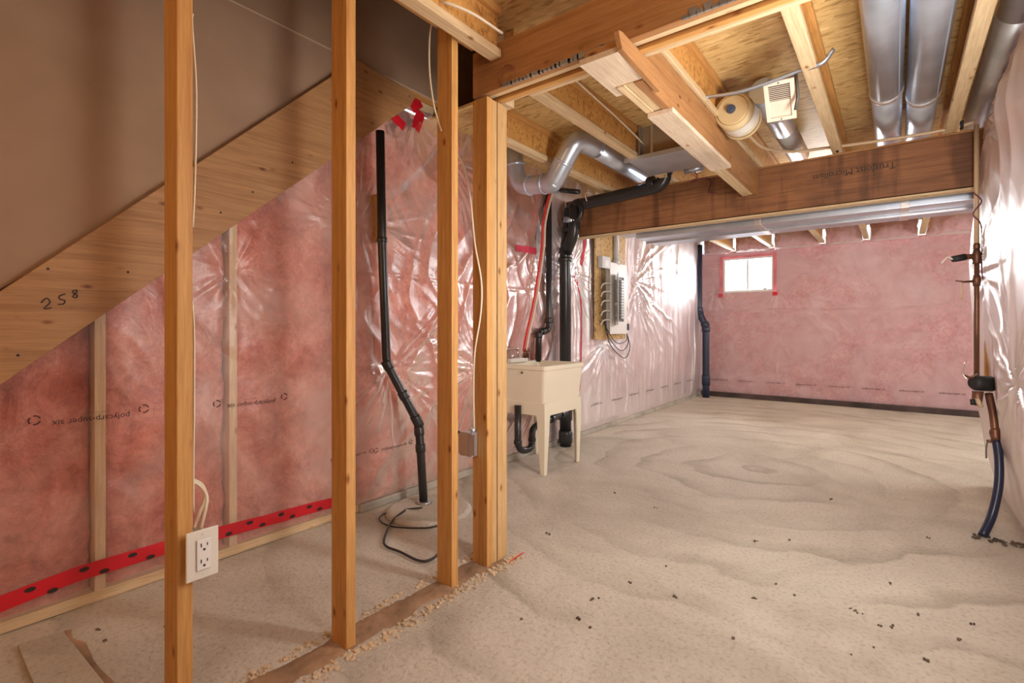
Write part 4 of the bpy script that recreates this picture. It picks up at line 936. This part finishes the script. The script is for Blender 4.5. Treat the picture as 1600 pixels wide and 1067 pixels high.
tube('stop_handle', [(mX, 4.18, zz_(439)), (mX-0.06, 4.15, zz_(440)), (mX-0.10, 4.13, zz_(438))], [0.009, 0.006, 0.004], brass, e, 8)
cable('pull_tag', [(mX-0.07, 4.145, zz_(441)), (mX-0.072, 4.145, zz_(468))], 0.004, beigep, e)
cable('bonding_wire', [(mX-0.02, 4.165, zz_(300)), (mX+0.02, 4.16, zz_(316)), (mX-0.018, 4.16, zz_(335)), (mX+0.02, 4.17, zz_(355)), (mX+0.022, 4.17, zz_(420)), (mX+0.03, 4.2, zz_(436))], 0.0035, cab_p, e)
# meter
c = U(1537, 606, Y=4.1)
e = empty('water_meter', (c.x, 4.1, c.z-0.07), 'black water meter below the copper main', 'meter')
mt = U(1519, 598, Y=4.05); mt2 = U(1551, 600, Y=4.12)
tube('meter_body', [mt, mt.lerp(mt2, 0.15), mt.lerp(mt2, 0.9), mt2], [0.032, 0.044, 0.046, 0.030], rubber, e, 24)
tube('meter_base', [c+Vector((-0.03, -0.02, -0.02)), c+Vector((-0.03, -0.02, -0.105))], [0.03, 0.02], brass, e, 16)
tube('meter_outlet', [U(1526, 622, Y=4.05), U(1533, 636, Y=4.05)], 0.012, beigep, e, 12)
tube('gauge', [U(1516, 628, Y=4.02), U(1524, 628, Y=4.02)], 0.018, rubber, e, 12)
hy = 3.9
h0, h1, h2, h3 = U(1545, 615, Y=4.08), U(1552, 650, Y=4.02), U(1556, 690, Y=3.98), U(1535, 838, Z=0.0)
e = empty('supply_pipe', h3, 'curved dark blue water supply pipe rising from the floor at the right', 'pipe')
tube('copper_riser', smoothpts([h0, h1, U(1556, 688, Y=3.98)], 5), 0.019, brass, e, 14)
tube('shutoff_valve', [U(1554, 668, Y=4.0), U(1555, 676, Y=4.0), U(1557, 690, Y=4.0)], [0.021, 0.027, 0.022], brass, e, 14)
tube('valve_stem', [U(1555, 690, Y=3.98), U(1543, 689, Y=3.96)], 0.009, brass, e, 10)
cable('valve_lever', [U(1543, 690, Y=3.95), U(1541, 700, Y=3.95), U(1541, 716, Y=3.95)], 0.004, dark_metal, e)
tube('supply_hose', smoothpts([U(1557, 688, Y=3.98), U(1561, 720, Y=3.95), U(1560, 760, Y=3.9), U(1550, 805, Y=3.84), h3], 6), 0.021, bluehose, e, 16)
o = cable('drain_valve', [U(1512, 592, Y=4.0), U(1507, 588, Y=4.0), U(1504, 580, Y=4.0), U(1508, 566, Y=4.0)], 0.004, chrome); tag(o, 'small chrome petcock lever left of the water meter', 'valve')
o = cable('copper_tap', [U(1508, 587, Y=4.0), U(1516, 590, Y=4.02), U(1526, 585, Y=4.1)], 0.008, brass); tag(o, 'small brown copper tap joined to the water main', 'valve')
bm = bmesh.new()
for i in range(40):
    a = random.random(); p = U(1520+80*a, 838+16*a+random.uniform(-4, 4), Z=0); s_ = random.uniform(0.003, 0.010)
    add_box(bm, p.x-s_, p.x+s_, p.y-s_, p.y+s_, -0.002, s_*0.8, 0.002)
o = link('rubble', bm, crumb); tag(o, 'broken concrete crumbs around the foot of the blue supply pipe', 'rubble', None, 'stuff')

# ------------------------------------------------------------------ outlet, junction box and cables on the studs
c = U(316, 866, X=PX1+0.03)
e = empty('wall_outlet', (PX1, c.y, c.z-0.07), 'white double outlet with oversized cover plate on the nearest stud', 'outlet')
oy0, oy1 = U(291, 866, X=PX1+0.03).y, U(342, 866, X=PX1+0.03).y
oz0, oz1 = c.z-0.068, c.z+0.068
rot = Matrix.Identity(4)
box('cover_plate', PX1+0.022, PX1+0.029, oy0, oy1, oz0, oz1, white_pl, e, 0.003)
box('outlet_box', PX1-0.05, PX1+0.021, oy0+0.022, oy1-0.012, oz0+0.02, oz1-0.02, mat_plain('blue_grey_box', (0.45, 0.40, 0.33), 0.5), e, 0.002)
cy = (oy0+oy1)/2+0.002
box('receptacle', PX1+0.029, PX1+0.034, cy-0.019, cy+0.019, c.z-0.043, c.z+0.043, white_en, e, 0.003)
for dz in (-0.022, 0.022):
    box('slot', PX1+0.0335, PX1+0.0348, cy-0.009, cy-0.0065, c.z+dz, c.z+dz+0.010, rubber, e, 0)
    box('slot', PX1+0.0335, PX1+0.0348, cy+0.0065, cy+0.009, c.z+dz+0.001, c.z+dz+0.009, rubber, e, 0)
    bm = bmesh.new(); add_tube(bm, [(PX1+0.0335, cy, c.z+dz-0.008), (PX1+0.035, cy, c.z+dz-0.008)], 0.0032, 10); link('slot', bm, rubber, e)
for dz in (-0.056, 0.056):
    bm = bmesh.new(); add_tube(bm, [(PX1+0.028, cy, c.z+dz), (PX1+0.0305, cy, c.z+dz)], 0.003, 10); link('screw', bm, white_pl, e)
SXc = PX1+0.006
def scable(pts, label, r=0.0048):
    o = cable('white_cable', [Vector(p) for p in pts], r, cab_w, None, 0.6); tag(o, label, 'cable'); return o
yb = Y1+0.044
S = lambda px, py, x=PX1-0.02: U(px, py, X=x)
scable([S(301, 22), S(300, 40), S(306, 130), S(306, 210), S(304, 290), S(301, 355)], 'white cable stapled down the nearest stud, bowing out at the top')
scable([S(300, 470), S(303, 520), S(303, 640), S(302, 720), S(302, 800)], 'white cable running down the back edge of the nearest stud')
scable([S(300, 752, PX1-.03), S(312, 758, PX1-.03), S(322, 772, PX1-.01), S(322, 790, PX1), S(313, 828, PX1-.01)], 'upper white cable loop entering the outlet box')
scable([S(300, 749, PX1-.05), S(315, 757, PX1-.05), S(321, 775, PX1-.03), S(312, 800, PX1-.02), S(303, 826, PX1-.02)], 'lower white cable loop beside the outlet box')
scable([S(675, 32, PX0), U(671, 60, X=PX0), U(671, 110, X=PX0), U(677, 160, X=PX0+0.01), U(685, 190, Y=Y3-0.01), U(690, 205, Y=Y3-0.008)], 'white cable dangling from the top plate onto the third stud')
yp = HY0-0.008
scable([U(712, 238, X=-1.75), U(725, 262, X=-1.72), U(735, 310, Y=yp), U(742, 380, Y=yp), U(752, 440, Y=yp), U(751, 490, Y=yp), U(742, 550, Y=yp), U(740, 610, Y=yp), U(741, 672, Y=yp)], 'white cable curving down the face of the built-up post')
q = U(733, 690, Y=HY0)
e = empty('junction_box', (q.x-0.03, HY0+0.04, q.z-0.06), 'galvanised junction box fixed low on the built-up post', 'junction box')
jx0, jx1 = U(719, 690, Y=HY0+0.02).x, U(746, 690, Y=HY0-0.03).x
box('box_body', PX0-0.045, PX0+0.035, HY0-0.045, HY0-0.001, q.z-0.06, q.z+0.055, galv_dull, e, 0.002)
box('cover', PX0-0.050, PX0+0.012, HY0-0.049, HY0-0.0455, q.z-0.052, q.z+0.048, mat_plain('dull_pink_metal', (0.5, 0.36, 0.28), 0.5, 0.3), e, 0.002)
box('bracket', PX0+0.014, PX0+0.055, HY0-0.047, HY0-0.0455, q.z-0.05, q.z+0.05, galv_dull, e, 0.001)
cable('knockout_wire', [(PX0-0.045, HY0-0.02, q.z+0.03), (PX0-0.075, HY0-0.02, q.z+0.045), (PX0-0.09, HY0-0.02, q.z+0.02)], 0.006, rubber, e)
tube('connector', [(PX0+0.02, HY0-0.02, q.z+0.055), (PX0+0.02, HY0-0.02, q.z+0.075)], 0.012, galv, e, 10)

# ------------------------------------------------------------------ floor clutter
def strip(name, x0, x1, y0, y1, mat, h, label, cat, seed=0, n=60):
    A, B = np.meshgrid(np.linspace(0, 1, 14), np.linspace(0, 1, n*3), indexing='ij')
    yy = y0+(y1-y0)*B; wob0 = 0.03*(vn(yy*9+seed, yy*0+1)-0.5); wob1 = 0.05*(vn(yy*7+seed, yy*0+9)-0.5)
    xx = (x0+wob0)*(1-A)+(x1+wob1)*A
    zz = h*np.sin(math.pi*A)**0.6*(0.4+0.9*vn(xx*60, yy*60))-0.004
    o = grid_obj(name, np.stack([xx, yy, zz], -1)[:, ::-1], mat); tag(o, label, cat, None, 'stuff'); return o
strip('dirt_strip', PX0-0.02, PX1+0.02, 0.2, HY0+0.12, dirt, 0.010, 'strip of brown dirt on the floor along the stud line', 'dirt')
bm = bmesh.new()
for i in range(900):
    yy = random.uniform(0.35, HY0+0.2); side = random.random() < 0.7
    xx = (PX1+0.045+random.gauss(0, 0.016)) if side else (PX0-0.045+random.gauss(0, 0.012)); s_ = 0.002+0.006*random.random()**2.2
    add_box(bm, -s_, s_*1.3, -s_, s_, -0.004, s_*0.8, s_*0.4, Matrix.Translation((xx, yy, 0)) @ Matrix.Rotation(random.uniform(0, 3), 4, 'Z') @ Matrix.Rotation(random.uniform(-.3, .3), 4, 'X'))
o = link('mortar_crumbs', bm, mortar); tag(o, 'pale mortar crumbs edging the dirt under the studs', 'crumbs', None, 'stuff')
bm = bmesh.new()
spots = [(1338, 955), (1342, 958), (1330, 952), (1212, 912), (1372, 977), (1392, 978), (1039, 886), (905, 966), (1024, 793), (961, 770), (855, 833), (860, 835), (932, 936), (984, 910), (1450, 840), (1300, 780), (1390, 911), (1235, 843), (1180, 935), (924, 938), (1445, 1031), (1330, 1022), (1145, 998), (1055, 932), (818, 965), (922, 980), (1433, 960), (1500, 1000), (1520, 975), (1368, 1012), (1180, 845), (1240, 930), (150, 985), (163, 1003), (255, 980)]
for (a, b) in spots:
    p = U(a, b, Z=0)
    for k in range(random.choice((1, 2, 3))):
        s_ = random.uniform(0.002, 0.005); x = p.x+random.gauss(0, .006); yv = p.y+random.gauss(0, .006)
        add_box(bm, x-s_, x+s_, yv-s_, yv+s_*1.5, -0.003, s_, s_*0.3)
o = link('debris_crumbs', bm, crumb); tag(o, 'dark crumbs scattered over the pale concrete floor', 'debris', None, 'stuff')
o = cable('red_string', [U(796, 879, Z=.004), U(806, 871, Z=.006), U(818, 863, Z=.004)], 0.003, redtape); tag(o, 'tiny red string on the floor by the post', 'string')
# forms of the stair pad at bottom left
p = [U(28, 1012, Z=0), U(98, 990, Z=0), U(165, 1075, Z=0), U(60, 1090, Z=0)]
bm = bmesh.new()
bt = [bm.verts.new(v+Vector((0, 0, -0.004))) for v in p]; tpv = [bm.verts.new(v+Vector((0, 0, 0.012))) for v in p]
bm.faces.new(tpv); [bm.faces.new((bt[i], bt[(i+1) % 4], tpv[(i+1) % 4], tpv[i])) for i in range(4)]
bmesh.ops.recalc_face_normals(bm, faces=bm.faces)
o = link('concrete_pad', bm, floor_m); tag(o, 'slightly raised concrete pad where the stair foot stood', 'pad')
a = U(98, 988, Z=0); b = U(168, 1080, Z=0)
A, B = np.meshgrid(np.linspace(0, 1, 8), np.linspace(0, 1, 50), indexing='ij')
dv = (b-a); nv = Vector((dv.y, -dv.x, 0)).normalized()
wd = 0.05*(0.5+vn(B*7, B*0))
P = np.stack([a.x+dv.x*B+nv.x*wd*(A-0.5), a.y+dv.y*B+nv.y*wd*(A-0.5), 0.006*np.sin(math.pi*A)+0*B-0.002], -1)
o = grid_obj('dirt_strip', P, dirt); tag(o, 'brown dirt line along the raised concrete pad', 'dirt', None, 'stuff')
